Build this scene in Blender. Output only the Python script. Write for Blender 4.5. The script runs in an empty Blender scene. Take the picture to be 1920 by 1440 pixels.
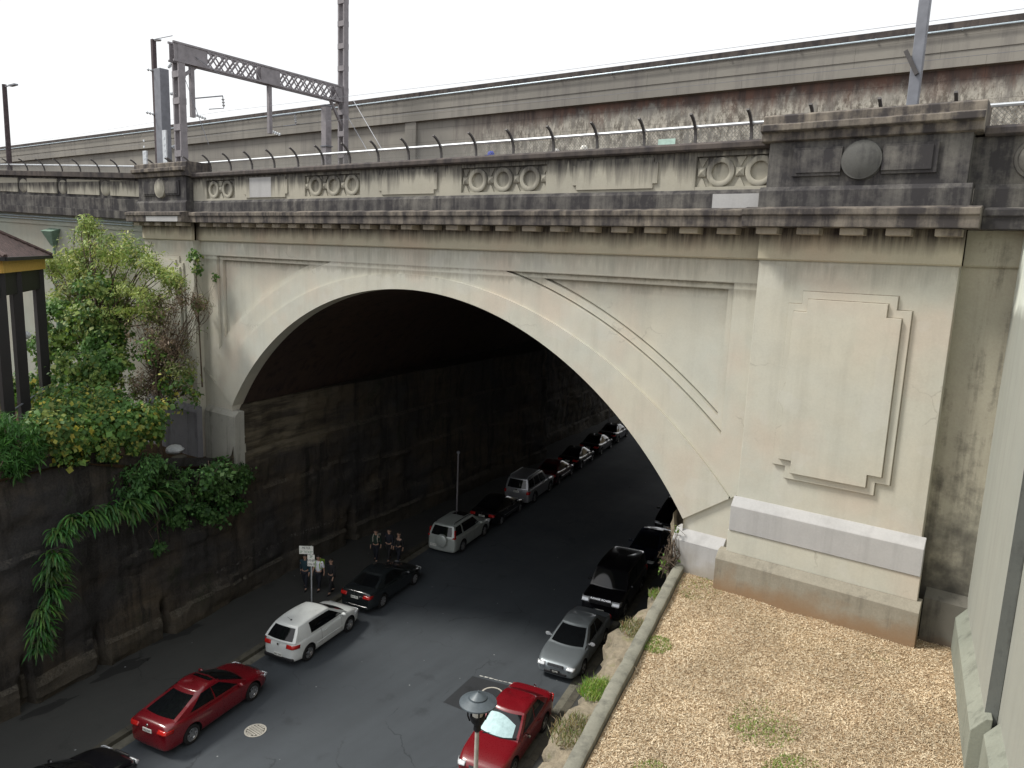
import bpy, bmesh, math, random
import numpy as np
from mathutils import Vector, Matrix, noise
random.seed(7); RNG = np.random.default_rng(11)
S = bpy.context.scene
COL = S.collection
R = math.radians
# ------------------------------------------------------------------ camera
cam = bpy.data.objects.new('camera', bpy.data.cameras.new('camera')); COL.objects.link(cam)
cam.data.sensor_width = 36; cam.data.lens = 25.97; cam.data.clip_end = 2000; cam.data.clip_start = 0.1
cam.matrix_world = Matrix(((0.80848, -0.13039, 0.57390, 0), (0.58723, 0.11410, -0.80134, 0), (0.03900, 0.98488, 0.16882, 16), (0, 0, 0, 1)))
S.camera = cam
# ------------------------------------------------------------------ light
SUN_EL, SUN_AZ = R(52), R(238)          # azimuth from +Y clockwise: behind the camera, to its left
w = bpy.data.worlds.new('World'); S.world = w; w.use_nodes = True
wn = w.node_tree; wn.nodes.clear()
sky = wn.nodes.new('ShaderNodeTexSky'); sky.sky_type = 'NISHITA'; sky.sun_disc = False
sky.sun_elevation = SUN_EL; sky.sun_rotation = SUN_AZ; sky.dust_density = 4; sky.air_density = 1.5
tc = wn.nodes.new('ShaderNodeTexCoord'); nz = wn.nodes.new('ShaderNodeTexNoise'); nz.inputs['Scale'].default_value = 1.6; nz.inputs['Detail'].default_value = 5
wn.links.new(tc.outputs['Generated'], nz.inputs['Vector'])
cr = wn.nodes.new('ShaderNodeValToRGB'); cr.color_ramp.elements[0].color = (10.4, 10.5, 10.7, 1); cr.color_ramp.elements[1].color = (11.6, 11.7, 11.8, 1)
cr.color_ramp.elements[0].position = .3; cr.color_ramp.elements[1].position = .7
wn.links.new(nz.outputs['Fac'], cr.inputs['Fac'])
mx = wn.nodes.new('ShaderNodeMix'); mx.data_type = 'RGBA'; mx.inputs[0].default_value = 0.9     # overcast: cloud covers nine tenths
wn.links.new(sky.outputs[0], mx.inputs[6]); wn.links.new(cr.outputs[0], mx.inputs[7])
bg = wn.nodes.new('ShaderNodeBackground'); bg.inputs['Strength'].default_value = 0.082
wo = wn.nodes.new('ShaderNodeOutputWorld')
wn.links.new(mx.outputs[2], bg.inputs['Color']); wn.links.new(bg.outputs[0], wo.inputs['Surface'])
sun = bpy.data.objects.new('sun', bpy.data.lights.new('sun', 'SUN')); COL.objects.link(sun)
sun.data.energy = 2.9; sun.data.angle = R(12); sun.data.color = (1, .96, .88)
sd = Vector((math.sin(SUN_AZ)*math.cos(SUN_EL), math.cos(SUN_AZ)*math.cos(SUN_EL), math.sin(SUN_EL)))
sun.rotation_euler = sd.to_track_quat('Z', 'Y').to_euler()
S.render.engine = 'CYCLES'
S.view_settings.view_transform = 'Standard'; S.view_settings.look = 'None'; S.view_settings.gamma = 1
S.view_settings.exposure = 0.34
S.render.resolution_x = 1024; S.render.resolution_y = 768

# ------------------------------------------------------------------ helpers: objects
def tag(o, label=None, cat=None, group=None, kind=None):
    if label: o['label'] = label
    if cat: o['category'] = cat
    if group: o['group'] = group
    if kind: o['kind'] = kind
    return o
def thing(name, label, cat, loc=(0, 0, 0), rz=0, group=None):
    o = bpy.data.objects.new(name, None); o.empty_display_size = .3; COL.objects.link(o)
    o.location = loc; o.rotation_euler = (0, 0, rz)
    return tag(o, label, cat, group)
def wm(o):
    m = Matrix.Identity(4)
    while o is not None:
        m = (Matrix.Translation(o.location) @ o.rotation_euler.to_matrix().to_4x4()) @ m
        o = o.parent
    return m
def children(o): return [c for c in o.children]
def copy_tree(o, parent=None):
    c = o.copy(); COL.objects.link(c); c.parent = parent
    for ch in list(o.children): copy_tree(ch, c)
    return c
class MB:
    def __init__(s): s.v = []; s.f = []; s.m = []; s.mi = 0
    def add(s, vs, fs):
        n = len(s.v); s.v.extend([tuple(p) for p in vs]); s.f.extend([tuple(i+n for i in f) for f in fs]); s.m.extend([s.mi]*len(fs)); return s
    def box(s, x0, x1, y0, y1, z0, z1):
        return s.add([(x0,y0,z0),(x1,y0,z0),(x1,y1,z0),(x0,y1,z0),(x0,y0,z1),(x1,y0,z1),(x1,y1,z1),(x0,y1,z1)],
                     [(0,3,2,1),(4,5,6,7),(0,1,5,4),(1,2,6,5),(2,3,7,6),(3,0,4,7)])
    def bx(s, c, d, M=None):
        vs = [Vector((c[0]+sx*d[0]/2, c[1]+sy*d[1]/2, c[2]+sz*d[2]/2)) for sz in (-1,1) for sx, sy in ((-1,-1),(1,-1),(1,1),(-1,1))]
        if M: vs = [M @ p for p in vs]
        return s.add(vs, [(0,3,2,1),(4,5,6,7),(0,1,5,4),(1,2,6,5),(2,3,7,6),(3,0,4,7)])
    def bar(s, a, b, wd, th=None, up=(0,0,1)):
        a = Vector(a); b = Vector(b); d = (b-a).normalized(); th = th or wd
        u = d.cross(Vector(up)); 
        if u.length < 1e-4: u = d.cross(Vector((0,1,0)))
        u.normalize(); v = u.cross(d)
        vs = [p+u*(wd/2*i)+v*(th/2*j) for p in (a, b) for i, j in ((-1,-1),(1,-1),(1,1),(-1,1))]
        return s.add(vs, [(0,1,2,3),(7,6,5,4),(0,4,5,1),(1,5,6,2),(2,6,7,3),(3,7,4,0)])
    def tube(s, pts, r, n=6, cap=True):
        pts = [Vector(p) for p in pts]; rs = r if isinstance(r, (list, tuple)) else [r]*len(pts)
        vs = []; fs = []; ref = None
        for i, p in enumerate(pts):
            d = (pts[min(i+1, len(pts)-1)]-pts[max(i-1, 0)])
            d = d.normalized() if d.length > 1e-9 else Vector((0,0,1))
            if ref is None:
                ref = d.cross(Vector((0,0,1)));
                if ref.length < 1e-3: ref = d.cross(Vector((1,0,0)))
            u = (ref - d*ref.dot(d)).normalized(); ref = u; v = d.cross(u)
            for k in range(n):
                a = 2*math.pi*k/n; vs.append(p+(u*math.cos(a)+v*math.sin(a))*rs[i])
        for i in range(len(pts)-1):
            for k in range(n):
                fs.append((i*n+k, i*n+(k+1)%n, (i+1)*n+(k+1)%n, (i+1)*n+k))
        if cap: fs.append(tuple(range(n))[::-1]); fs.append(tuple(range((len(pts)-1)*n, len(pts)*n)))
        return s.add(vs, fs)
    def lathe(s, prof, n=24, o=(0,0,0), M=None):
        vs = []; fs = []; m = len(prof)
        for k in range(n):
            a = 2*math.pi*k/n
            for r_, z in prof:
                p = Vector((r_*math.cos(a), r_*math.sin(a), z)); p = (M @ p) if M else p
                vs.append(p+Vector(o))
        for k in range(n):
            for i in range(m-1): fs.append((k*m+i, ((k+1)%n)*m+i, ((k+1)%n)*m+i+1, k*m+i+1))
        return s.add(vs, fs)
    def prism(s, poly, y0, y1):              # polygon in (x,z), extruded along y (y0 = front)
        n = len(poly)
        return s.add([(x,y0,z) for x,z in poly]+[(x,y1,z) for x,z in poly],
                     [tuple(range(n)), tuple(range(n,2*n))[::-1]]+[(i,i+n,(i+1)%n+n,(i+1)%n) for i in range(n)])
    def profx(s, prof, x0, x1, M=None):      # closed profile in (y,z), extruded along x
        n = len(prof); vs = [Vector((x0,y,z)) for y,z in prof]+[Vector((x1,y,z)) for y,z in prof]
        if M: vs = [M @ p for p in vs]
        return s.add(vs, [tuple(range(n))[::-1], tuple(range(n,2*n))]+[(i,(i+1)%n,(i+1)%n+n,i+n) for i in range(n)])
    def grid(s, P, closed=False):            # rows of points
        nr = len(P); nc = len(P[0]); vs = [p for r_ in P for p in r_]; fs = []
        for i in range(nr-1):
            for j in range(nc if closed else nc-1):
                fs.append((i*nc+j, i*nc+(j+1)%nc, (i+1)*nc+(j+1)%nc, (i+1)*nc+j))
        return s.add(vs, fs)
    def build(s, name, mats, parent=None, world=True, smooth=None, bevel=0, recalc=True):
        me = bpy.data.meshes.new(name)
        vs = s.v
        if parent is not None and world:
            inv = wm(parent).inverted(); vs = [tuple(inv @ Vector(p)) for p in vs]
        me.from_pydata(vs, [], s.f)
        mats = mats if isinstance(mats, (list, tuple)) else [mats]
        for m_ in mats: me.materials.append(m_)
        if len(mats) > 1: me.polygons.foreach_set('material_index', s.m)
        if recalc:
            b = bmesh.new(); b.from_mesh(me); bmesh.ops.recalc_face_normals(b, faces=b.faces); b.to_mesh(me); b.free()
        if smooth is not None:
            me.polygons.foreach_set('use_smooth', [True]*len(me.polygons))
            if smooth < 180: me.set_sharp_from_angle(angle=R(smooth))
        me.update()
        o = bpy.data.objects.new(name, me); COL.objects.link(o)
        if parent is not None: o.parent = parent
        if bevel:
            bm = o.modifiers.new('bevel', 'BEVEL'); bm.width = bevel; bm.segments = 2; bm.limit_method = 'ANGLE'; bm.angle_limit = R(40)
        return o
def text_mesh(name, txt, size, mat, parent, M, sx=1.0):
    cu = bpy.data.curves.new(name, 'FONT'); cu.body = txt; cu.size = size; cu.align_x = 'CENTER'; cu.align_y = 'CENTER'; cu.extrude = .001
    t = bpy.data.objects.new(name, cu); COL.objects.link(t)
    me = bpy.data.meshes.new_from_object(t.evaluated_get(bpy.context.evaluated_depsgraph_get()))
    bpy.data.objects.remove(t); me.transform(M @ Matrix.Diagonal((sx,1,1,1))); me.materials.clear(); me.materials.append(mat)
    o = bpy.data.objects.new(name, me); COL.objects.link(o); o.parent = parent
    return o

# ------------------------------------------------------------------ helpers: materials
class NT:
    def __init__(s, name):
        s.mat = bpy.data.materials.new(name); s.mat.use_nodes = True; s.t = s.mat.node_tree; s.n = s.t.nodes; s.L = s.t.links
        s.b = s.n['Principled BSDF']; s._c = None
    def coord(s):
        if s._c is None: s._c = s.n.new('ShaderNodeTexCoord').outputs['Object']
        return s._c
    def set(s, sock, v):
        if isinstance(v, bpy.types.NodeSocket): s.L.new(v, sock)
        elif isinstance(v, (tuple, list)) and len(v) == 3 and sock.type == 'RGBA': sock.default_value = (*v, 1)
        else: sock.default_value = v
    def map(s, sc=(1,1,1), loc=(0,0,0), rot=(0,0,0)):
        m = s.n.new('ShaderNodeMapping'); s.L.new(s.coord(), m.inputs['Vector']); m.inputs['Scale'].default_value = sc; m.inputs['Location'].default_value = loc; m.inputs['Rotation'].default_value = rot
        return m.outputs[0]
    def noise(s, scale=1, detail=6, rough=.6, sc=None, loc=(0,0,0), dist=0):
        t = s.n.new('ShaderNodeTexNoise'); s.L.new(s.map(sc or (1,1,1), loc), t.inputs['Vector'])
        t.inputs['Scale'].default_value = scale; t.inputs['Detail'].default_value = detail; t.inputs['Roughness'].default_value = rough; t.inputs['Distortion'].default_value = dist
        return t.outputs['Fac']
    def voro(s, scale=1, sc=None, feat='F1', out='Distance', rnd=1):
        t = s.n.new('ShaderNodeTexVoronoi'); t.feature = feat; s.L.new(s.map(sc or (1,1,1)), t.inputs['Vector']); t.inputs['Scale'].default_value = scale; t.inputs['Randomness'].default_value = rnd
        return t.outputs[out]
    def ramp(s, f, stops, interp='LINEAR'):
        r_ = s.n.new('ShaderNodeValToRGB'); e = r_.color_ramp.elements; r_.color_ramp.interpolation = interp
        while len(e) < len(stops): e.new(.5)
        for el, (p, c) in zip(e, stops):
            el.position = p; el.color = (c, c, c, 1) if isinstance(c, (int, float)) else (*c, 1)
        s.L.new(f, r_.inputs['Fac']); return r_.outputs['Color']
    def mix(s, f, a, b, mode='MIX'):
        m = s.n.new('ShaderNodeMix'); m.data_type = 'RGBA'; m.blend_type = mode; m.clamp_factor = True
        s.set(m.inputs[0], f); s.set(m.inputs[6], a); s.set(m.inputs[7], b); return m.outputs[2]
    def math(s, op, a, b=None, clamp=False):
        m = s.n.new('ShaderNodeMath'); m.operation = op; m.use_clamp = clamp; s.set(m.inputs[0], a)
        if b is not None: s.set(m.inputs[1], b)
        return m.outputs[0]
    def z(s, ax='Z'):
        p = s.n.new('ShaderNodeSeparateXYZ'); s.L.new(s.coord(), p.inputs[0]); return p.outputs[ax]
    def rng(s, v, a, b, c=0., d=1.):
        m = s.n.new('ShaderNodeMapRange'); m.clamp = True; s.set(m.inputs['Value'], v); m.inputs['From Min'].default_value = a; m.inputs['From Max'].default_value = b
        m.inputs['To Min'].default_value = c; m.inputs['To Max'].default_value = d; return m.outputs[0]
    def bump(s, h, strength=.3, dist=.02):
        b = s.n.new('ShaderNodeBump'); b.inputs['Strength'].default_value = strength; b.inputs['Distance'].default_value = dist; s.L.new(h, b.inputs['Height']); s.L.new(b.outputs[0], s.b.inputs['Normal'])
    def fin(s, col=None, rough=None, metal=None, spec=None, coat=None):
        if col is not None: s.set(s.b.inputs['Base Color'], col)
        if rough is not None: s.set(s.b.inputs['Roughness'], rough)
        if metal is not None: s.b.inputs['Metallic'].default_value = metal
        if spec is not None: s.b.inputs['Specular IOR Level'].default_value = spec
        if coat is not None: s.b.inputs['Coat Weight'].default_value = coat; s.b.inputs['Coat Roughness'].default_value = .04
        return s.mat
def plain(name, col, rough=.6, metal=0, spec=.5, coat=None, var=.15, scale=8):
    t = NT(name); n = t.noise(scale, 4)
    c = t.mix(t.ramp(n, [(.3, 0.), (.7, 1.)]), tuple(x*(1-var) for x in col), tuple(min(1, x*(1+var)) for x in col))
    return t.fin(c, rough, metal, spec, coat)
def concrete(name, a, b, pink=None, streak=.35, grime=0., grime_shade_col=(.035,.032,.036), runs=(), fine=.12, rough=.88, bumps=.25, joints=None, rise=(), reach=(.12,1.), cracks=0):
    """a,b: two concrete tints; grime: share covered by black weathering; runs: (z_top, length, strength) runoff stains and painted shade below ledges; rise: (z0, height, colour, strength) damp at a foot"""
    t = NT(name)
    big = t.noise(.35, 5, .55, loc=(3,1,7)); med = t.noise(1.7, 6, .6); fin = t.noise(22, 5, .7)
    c = t.mix(t.ramp(big, [(.35, 0.), (.65, 1.)]), a, b)
    if pink: c = t.mix(t.math('MULTIPLY', t.ramp(t.noise(.5, 4, .5, loc=(9,4,2)), [(.48, 0.), (.66, 1.)]), .75), c, pink)
    c = t.mix(t.ramp(med, [(.4, 0.), (.75, fine*2)]), c, tuple(x*.6 for x in a))
    c = t.mix(fine, c, t.ramp(fin, [(.25, tuple(x*.45 for x in a)), (.75, tuple(min(1, x*1.35) for x in b))]))
    vs = t.noise(1, 7, .65, sc=(2.6, 2.6, .16)); vs2 = t.noise(1, 8, .7, sc=(9, 9, .5), loc=(4,4,4))
    if streak: c = t.mix(t.math('MULTIPLY', t.ramp(vs, [(.5, 0.), (.75, 1.)]), streak), c, tuple(x*.5 for x in a))
    z = t.z()
    for zt, ln, st in runs:
        d = t.math('SUBTRACT', zt, z)                         # metres below the ledge the dark runs start from
        rch = t.math('MULTIPLY', t.ramp(vs, [(.32, reach[0]), (.72, reach[1])]), ln)
        f = t.rng(t.math("DIVIDE", d, rch), .25, 1., 1., 0.)
        f = t.math('MULTIPLY', f, t.rng(d, -.02, .0))
        f = t.math('MULTIPLY', f, t.ramp(vs2, [(.3, .45), (.6, 1.)]))
        c = t.mix(t.math('MULTIPLY', f, st), c, grime_shade_col)
    for z0, hh, colr, st in rise:
        d = t.math('SUBTRACT', z, z0)
        f = t.rng(t.math('DIVIDE', d, t.math('MULTIPLY', t.ramp(med, [(.3, .4), (.7, 1.)]), hh)), .3, 1., 1., 0.)
        c = t.mix(t.math('MULTIPLY', f, st), c, colr)
    if grime:
        g = t.math('ADD', t.math('MULTIPLY', vs, .55), t.math('MULTIPLY', t.noise(2.2, 8, .7, loc=(1,8,3)), .45))
        g = t.ramp(g, [(.60-grime*.3, 0.), (.76-grime*.3, 1.)])
        c = t.mix(t.math('MULTIPLY', g, .92), c, grime_shade_col)
    if cracks:
        wv = t.n.new('ShaderNodeVectorMath'); wv.operation = 'ADD'; nn = t.n.new('ShaderNodeTexNoise'); nn.inputs['Scale'].default_value = 1.3; nn.inputs['Detail'].default_value = 6; t.L.new(t.coord(), nn.inputs['Vector'])
        t.L.new(t.coord(), wv.inputs[0]); t.L.new(nn.outputs['Color'], wv.inputs[1])
        vr = t.n.new('ShaderNodeTexVoronoi'); vr.feature = 'DISTANCE_TO_EDGE'; vr.inputs['Scale'].default_value = .42; t.L.new(wv.outputs[0], vr.inputs['Vector'])
        cf = t.math('MULTIPLY', t.ramp(vr.outputs['Distance'], [(.002,1.),(.006,0.)]), t.ramp(t.noise(.6,4,.6,loc=(2,8,5)), [(.56,0.),(.64,1.)]))
        c = t.mix(t.math('MULTIPLY', cf, .30), c, (.16,.14,.11))
        pt = t.ramp(t.noise(.9, 2, .4, loc=(12,3,6)), [(.63,0.),(.645,1.)])
        c = t.mix(t.math('MULTIPLY', pt, .12), c, (.62,.62,.60))
    if joints:
        br = t.n.new('ShaderNodeTexBrick'); m = t.map((1,1,1), rot=(R(90),0,0)); t.L.new(m, br.inputs['Vector'])
        br.inputs['Scale'].default_value = 1; br.inputs['Brick Width'].default_value = joints[0]; br.inputs['Row Height'].default_value = joints[1]; br.inputs['Mortar Size'].default_value = .012
        c = t.mix(t.math('MULTIPLY', br.outputs['Fac'], .5), c, (.05,.05,.05))
    t.bump(t.math('ADD', t.math('MULTIPLY', fin, .5), med), bumps, .02)
    return t.fin(c, rough, 0, .25)
CREAM, GREEN, PINK = (.575,.545,.455), (.53,.535,.475), (.58,.50,.415)
m_face = concrete('pier_concrete', CREAM, GREEN, PINK, streak=.22, fine=.12, runs=[(16.2, .9, .42)], grime_shade_col=(.16,.14,.11), cracks=1)
m_arch = concrete('arch_concrete', CREAM, GREEN, PINK, streak=.22, fine=.12, runs=[(16.2, .9, .42), (15.58, .22, .6), (15.41, .45, .5)], grime_shade_col=(.15,.13,.10), cracks=1)  # lower runs: dirt plus painted shade under the panels' top edges
m_frieze = concrete('frieze_concrete', (.50,.45,.34), (.47,.44,.34), (.5,.4,.3), streak=.2, runs=[(16.96, .70, 1.)], reach=(.62,1.05), grime_shade_col=(.045,.036,.036))  # runs: dirt with the shade under cornice and dentils painted in
m_dentil = concrete('dentil_concrete', (.42,.37,.29), (.34,.30,.25), streak=.6, grime=.30, grime_shade_col=(.06,.05,.05), fine=.25)
m_grime = concrete('blackened_concrete', (.21,.198,.178), (.125,.12,.115), streak=.7, grime=.70, grime_shade_col=(.036,.034,.038), fine=.25)
m_corona = concrete('cornice_concrete', (.30,.26,.21), (.18,.16,.14), streak=.9, grime=.66, grime_shade_col=(.042,.038,.041), fine=.3)
m_para = concrete('parapet_concrete', (.44,.415,.345), (.38,.365,.31), streak=.3, runs=[(18.87, 1.0, .93)], fine=.15, reach=(.10,1.15))
m_cop = concrete('coping_concrete', (.12,.10,.09), (.085,.075,.07), streak=.6, grime=.5, fine=.25)
m_patch = concrete('repair_render', (.48,.475,.47), (.41,.41,.415), streak=.4, fine=.14, rise=[(7.4,1.2,(.30,.26,.2),.6)])
m_old = concrete('rough_plinth_concrete', (.33,.30,.24), (.30,.28,.23), streak=.5, rise=[(7.4,1.1,(.27,.16,.08),.75)], fine=.3, grime=.15, grime_shade_col=(.14,.13,.11))
m_vault = concrete('vault_concrete', (.075,.048,.036), (.055,.038,.034), streak=.5, grime=.3, fine=.3, grime_shade_col=(.016,.014,.018))
m_wing = concrete('wing_wall_concrete', (.36,.39,.34), (.38,.36,.30), streak=.3, fine=.12)
m_side = concrete('retaining_wall_concrete', (.78,.80,.71), (.72,.77,.70), streak=.35, fine=.12, rise=[(7.5,.7,(.17,.17,.15),.7)])
m_dirty = concrete('soot_stained_concrete', (.42,.39,.31), (.36,.35,.28), streak=.6, grime=.28, grime_shade_col=(.07,.065,.055), rise=[(7.5,5.5,(.045,.043,.04),.95)], fine=.2)

def uppermat():
    t = NT('railway_wall_concrete'); big = t.noise(.14, 5, .6); med = t.noise(1.2, 8, .7); st = t.noise(1, 8, .7, sc=(1.6,1.6,.14)); z = t.z()
    c = t.mix(t.ramp(big, [(.4,0.),(.6,1.)]), (.235,.225,.205), (.30,.285,.255))
    c = t.mix(t.math('MULTIPLY', t.ramp(st, [(.5,0.),(.7,1.)]), .6), c, (.15,.14,.14))
    low = t.rng(z, 23.80, 23.83, 1., 0.)                       # below the overhang
    x = t.z('X')
    east = t.rng(t.math('ADD', x, t.math('MULTIPLY', t.math('SUBTRACT', st, .5), 14)), -30., -22.)
    d = t.math('SUBTRACT', 23.84, z)
    reach = t.math('MULTIPLY', t.ramp(t.noise(1, 6, .7, sc=(.35,.35,.15), loc=(5,2,1)), [(.40,.08),(.66,1.)]), 2.6)
    rust = t.math('MULTIPLY', t.rng(t.math('DIVIDE', d, reach), .3, 1., 1., 0.), low)
    rust = t.math('MULTIPLY', rust, east)
    c = t.mix(t.math('MULTIPLY', rust, .85), c, t.mix(t.ramp(st, [(.4,0.),(.6,1.)]), (.15,.075,.055), (.065,.045,.042)))
    wash = t.math('MULTIPLY', t.ramp(t.noise(1, 8, .75, sc=(3,3,.5), loc=(8,1,1)), [(.36,0.),(.50,1.)]), t.rng(t.math('ADD', d, t.math('MULTIPLY', t.math('SUBTRACT', med, .5), 2.2)), .35, 1.3, 0., 1.))
    spk = t.noise(1, 8, .8, sc=(5,5,2.2), loc=(3,7,5)); peel = t.mix(t.ramp(spk, [(.44,0.),(.56,1.)]), (.13,.115,.095), (.56,.53,.46))
    c = t.mix(t.math('MULTIPLY', t.math('MULTIPLY', wash, low), t.math('MULTIPLY', east, .85)), c, peel)
    br = t.n.new('ShaderNodeTexBrick'); t.L.new(t.map((1,1,1), rot=(R(90),0,0)), br.inputs['Vector']); br.inputs['Scale'].default_value = 1
    br.inputs['Brick Width'].default_value = 3.1; br.inputs['Row Height'].default_value = .78; br.inputs['Mortar Size'].default_value = .012
    c = t.mix(t.math('MULTIPLY', br.outputs['Fac'], .35), c, (.06,.05,.05))
    t.bump(med, .3, .03); return t.fin(c, .9, 0, .2)
m_upper = uppermat()

def asphalt(name, a, b, patch=.5):
    t = NT(name); big = t.noise(.22, 5, .6); med = t.noise(1.1, 6, .65); fin = t.noise(60, 3, .7); lng = t.noise(1, 5, .6, sc=(1.1,.13,1), loc=(2,5,0))
    c = t.mix(t.ramp(big, [(.38,0.),(.62,1.)]), a, b)
    c = t.mix(t.math('MULTIPLY', t.ramp(lng, [(.42,0.),(.66,1.)]), patch), c, tuple(x*.62 for x in a))
    c = t.mix(t.math('MULTIPLY', t.ramp(med, [(.6,0.),(.72,1.)]), .35), c, tuple(x*.55 for x in a))
    c = t.mix(.3, c, t.ramp(fin, [(.3, tuple(x*.4 for x in a)), (.72, tuple(x*1.9 for x in b))]))
    sp = t.voro(1.1); c = t.mix(t.ramp(sp, [(.025,1.),(.04,0.)]), c, (.3,.31,.32))
    wv = t.n.new('ShaderNodeVectorMath'); wv.operation = 'ADD'; nn = t.n.new('ShaderNodeTexNoise'); nn.inputs['Scale'].default_value = 1.1; nn.inputs['Detail'].default_value = 6; t.L.new(t.coord(), nn.inputs['Vector'])
    t.L.new(t.coord(), wv.inputs[0]); t.L.new(nn.outputs['Color'], wv.inputs[1])
    vr = t.n.new('ShaderNodeTexVoronoi'); vr.feature = 'DISTANCE_TO_EDGE'; vr.inputs['Scale'].default_value = .30; t.L.new(wv.outputs[0], vr.inputs['Vector'])
    c = t.mix(t.math('MULTIPLY', t.math('MULTIPLY', t.ramp(vr.outputs['Distance'], [(.003,1.),(.008,0.)]), t.ramp(t.noise(.4,4,.6,loc=(2,8,5)), [(.48,0.),(.6,1.)])), .7), c, tuple(x*.35 for x in a))
    oil = t.ramp(t.noise(.8, 5, .55, loc=(21,4,2)), [(.64,0.),(.72,1.)]); c = t.mix(t.math('MULTIPLY', oil, .5), c, tuple(x*.45 for x in a))
    t.bump(fin, .35, .006); return t.fin(c, t.ramp(big, [(.3,.62),(.7,.8)]), 0, .35)
m_road = asphalt('road_asphalt', (.066,.076,.086), (.053,.061,.070))
m_path = asphalt('footpath_asphalt', (.060,.061,.057), (.048,.049,.047), .3)
m_patchroad = asphalt('patch_asphalt', (.030,.033,.037), (.027,.029,.033), .2)
m_kerb = concrete('kerb_stone', (.13,.12,.09), (.085,.08,.065), streak=0, grime=.5, grime_shade_col=(.05,.048,.042), fine=.35)
m_gutter = concrete('gutter_stone', (.20,.19,.15), (.14,.135,.11), streak=0, grime=.4, grime_shade_col=(.06,.058,.052), fine=.35)
m_darkpath = asphalt('dark_asphalt', (.030,.030,.029), (.024,.025,.024), .1)
m_white = plain('road_paint', (.55,.55,.52), .8, var=.3)

def rockmat(name, dark):
    t = NT(name); strat = t.noise(1, 7, .65, sc=(.25,.25,2.2)); big = t.noise(.28, 6, .6); med = t.noise(1.6, 8, .7); vs = t.noise(1, 7, .7, sc=(1.6,1.6,.12), loc=(6,3,2)); fin = t.noise(14, 6, .75)
    c = t.mix(t.ramp(strat, [(.30,0.),(.70,1.)]), (.115,.088,.058), (.060,.050,.042))
    c = t.mix(t.ramp(big, [(.4,0.),(.6,.9)]), c, (.035,.036,.042))
    c = t.mix(t.math('MULTIPLY', t.ramp(vs, [(.48,0.),(.62,1.)]), .9), c, (.010,.010,.012))
    c = t.mix(t.math('MULTIPLY', t.ramp(t.noise(.7,6,.7,loc=(3,9,4)), [(.58,0.),(.68,1.)]), .6), c, (.02,.032,.014))
    c = t.mix(t.math('MULTIPLY', t.ramp(t.noise(2.2,8,.75,sc=(.6,.6,1.6),loc=(1,2,9)), [(.66,0.),(.72,1.)]), .7), c, (.17,.15,.12))
    base = t.rng(t.math('ADD', t.z(), t.math('MULTIPLY', med, .7)), 1.15, 1.5, 1., 0.)
    c = t.mix(t.math('MULTIPLY', base, .4), c, (.10,.085,.06))
    c = t.mix(.3, c, t.ramp(fin, [(.3,(.008,.008,.008)),(.75,(.12,.11,.09))]))
    if dark != 1: c = t.mix(1., c, (dark,)*3, 'MULTIPLY')
    ge = t.n.new('ShaderNodeNewGeometry'); sp = t.n.new('ShaderNodeSeparateXYZ'); t.L.new(ge.outputs['Normal'], sp.inputs[0])
    c = t.mix(t.math('MULTIPLY', t.rng(sp.outputs['Z'], .25, .65), t.ramp(fin, [(.4,.0),(.62,.6)])), c, (.16,.145,.115))      # paler upward faces: dust and ledge highlights painted in
    yy = t.z('Y'); up = t.rng(t.math('ADD', t.z(), t.math('MULTIPLY', med, .8)), 6.5, 6.9); near = t.rng(yy, 27., 22.)
    c = t.mix(t.math('MULTIPLY', t.math('MULTIPLY', up, t.rng(yy, 18., 19.)), t.math('MULTIPLY', near, .75)), c, t.mix(t.ramp(strat, [(.42,0.),(.58,1.)]), (.21,.18,.125), (.065,.055,.042)))
    zz2 = t.math('ADD', t.z(), t.math('MULTIPLY', t.math('SUBTRACT', med, .5), .45))
    vein = t.math('MULTIPLY', t.math('MULTIPLY', t.rng(zz2, 1.72, 1.80), t.rng(zz2, 1.96, 1.88)), t.math('MULTIPLY', t.rng(yy, 16.5, 18.), t.rng(yy, 29., 26.)))
    c = t.mix(t.math('MULTIPLY', vein, t.ramp(t.noise(7,5,.7), [(.50,0.),(.66,.5)])), c, (.24,.23,.22))      # white salts along a bedding joint
    t.bump(t.math('ADD', med, t.math('MULTIPLY', fin, .5)), .9, .08); return t.fin(c, .85, 0, .2)
m_rock = rockmat('sandstone_rock', 1)
def soilmat():
    t = NT('soil'); a = t.noise(2, 8, .7); b = t.noise(12, 6, .7)
    c = t.mix(t.ramp(a, [(.4,0.),(.6,1.)]), (.075,.042,.026), (.04,.032,.018)); c = t.mix(.4, c, t.ramp(b, [(.3,(.015,.012,.008)),(.7,(.12,.08,.045))]))
    t.bump(b, .6, .05); return t.fin(c, .95, 0, .1)
m_soil = soilmat()
def mulchmat():
    t = NT('mulch'); a = t.noise(.5, 5, .6); b = t.noise(26, 5, .75, dist=.6); g = t.noise(.9, 6, .7, loc=(4,7,1))
    c = t.ramp(b, [(.28,(.12,.075,.04)),(.45,(.36,.25,.15)),(.6,(.54,.41,.27)),(.75,(.70,.58,.42))])
    c = t.mix(t.math('MULTIPLY', t.ramp(a, [(.4,0.),(.65,1.)]), .35), c, (.3,.24,.14))
    c = t.mix(t.math('MULTIPLY', t.ramp(g, [(.62,0.),(.74,1.)]), .6), c, (.16,.18,.06))
    t.bump(b, .8, .03); return t.fin(c, .95, 0, .1)
m_mulch = mulchmat()
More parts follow.
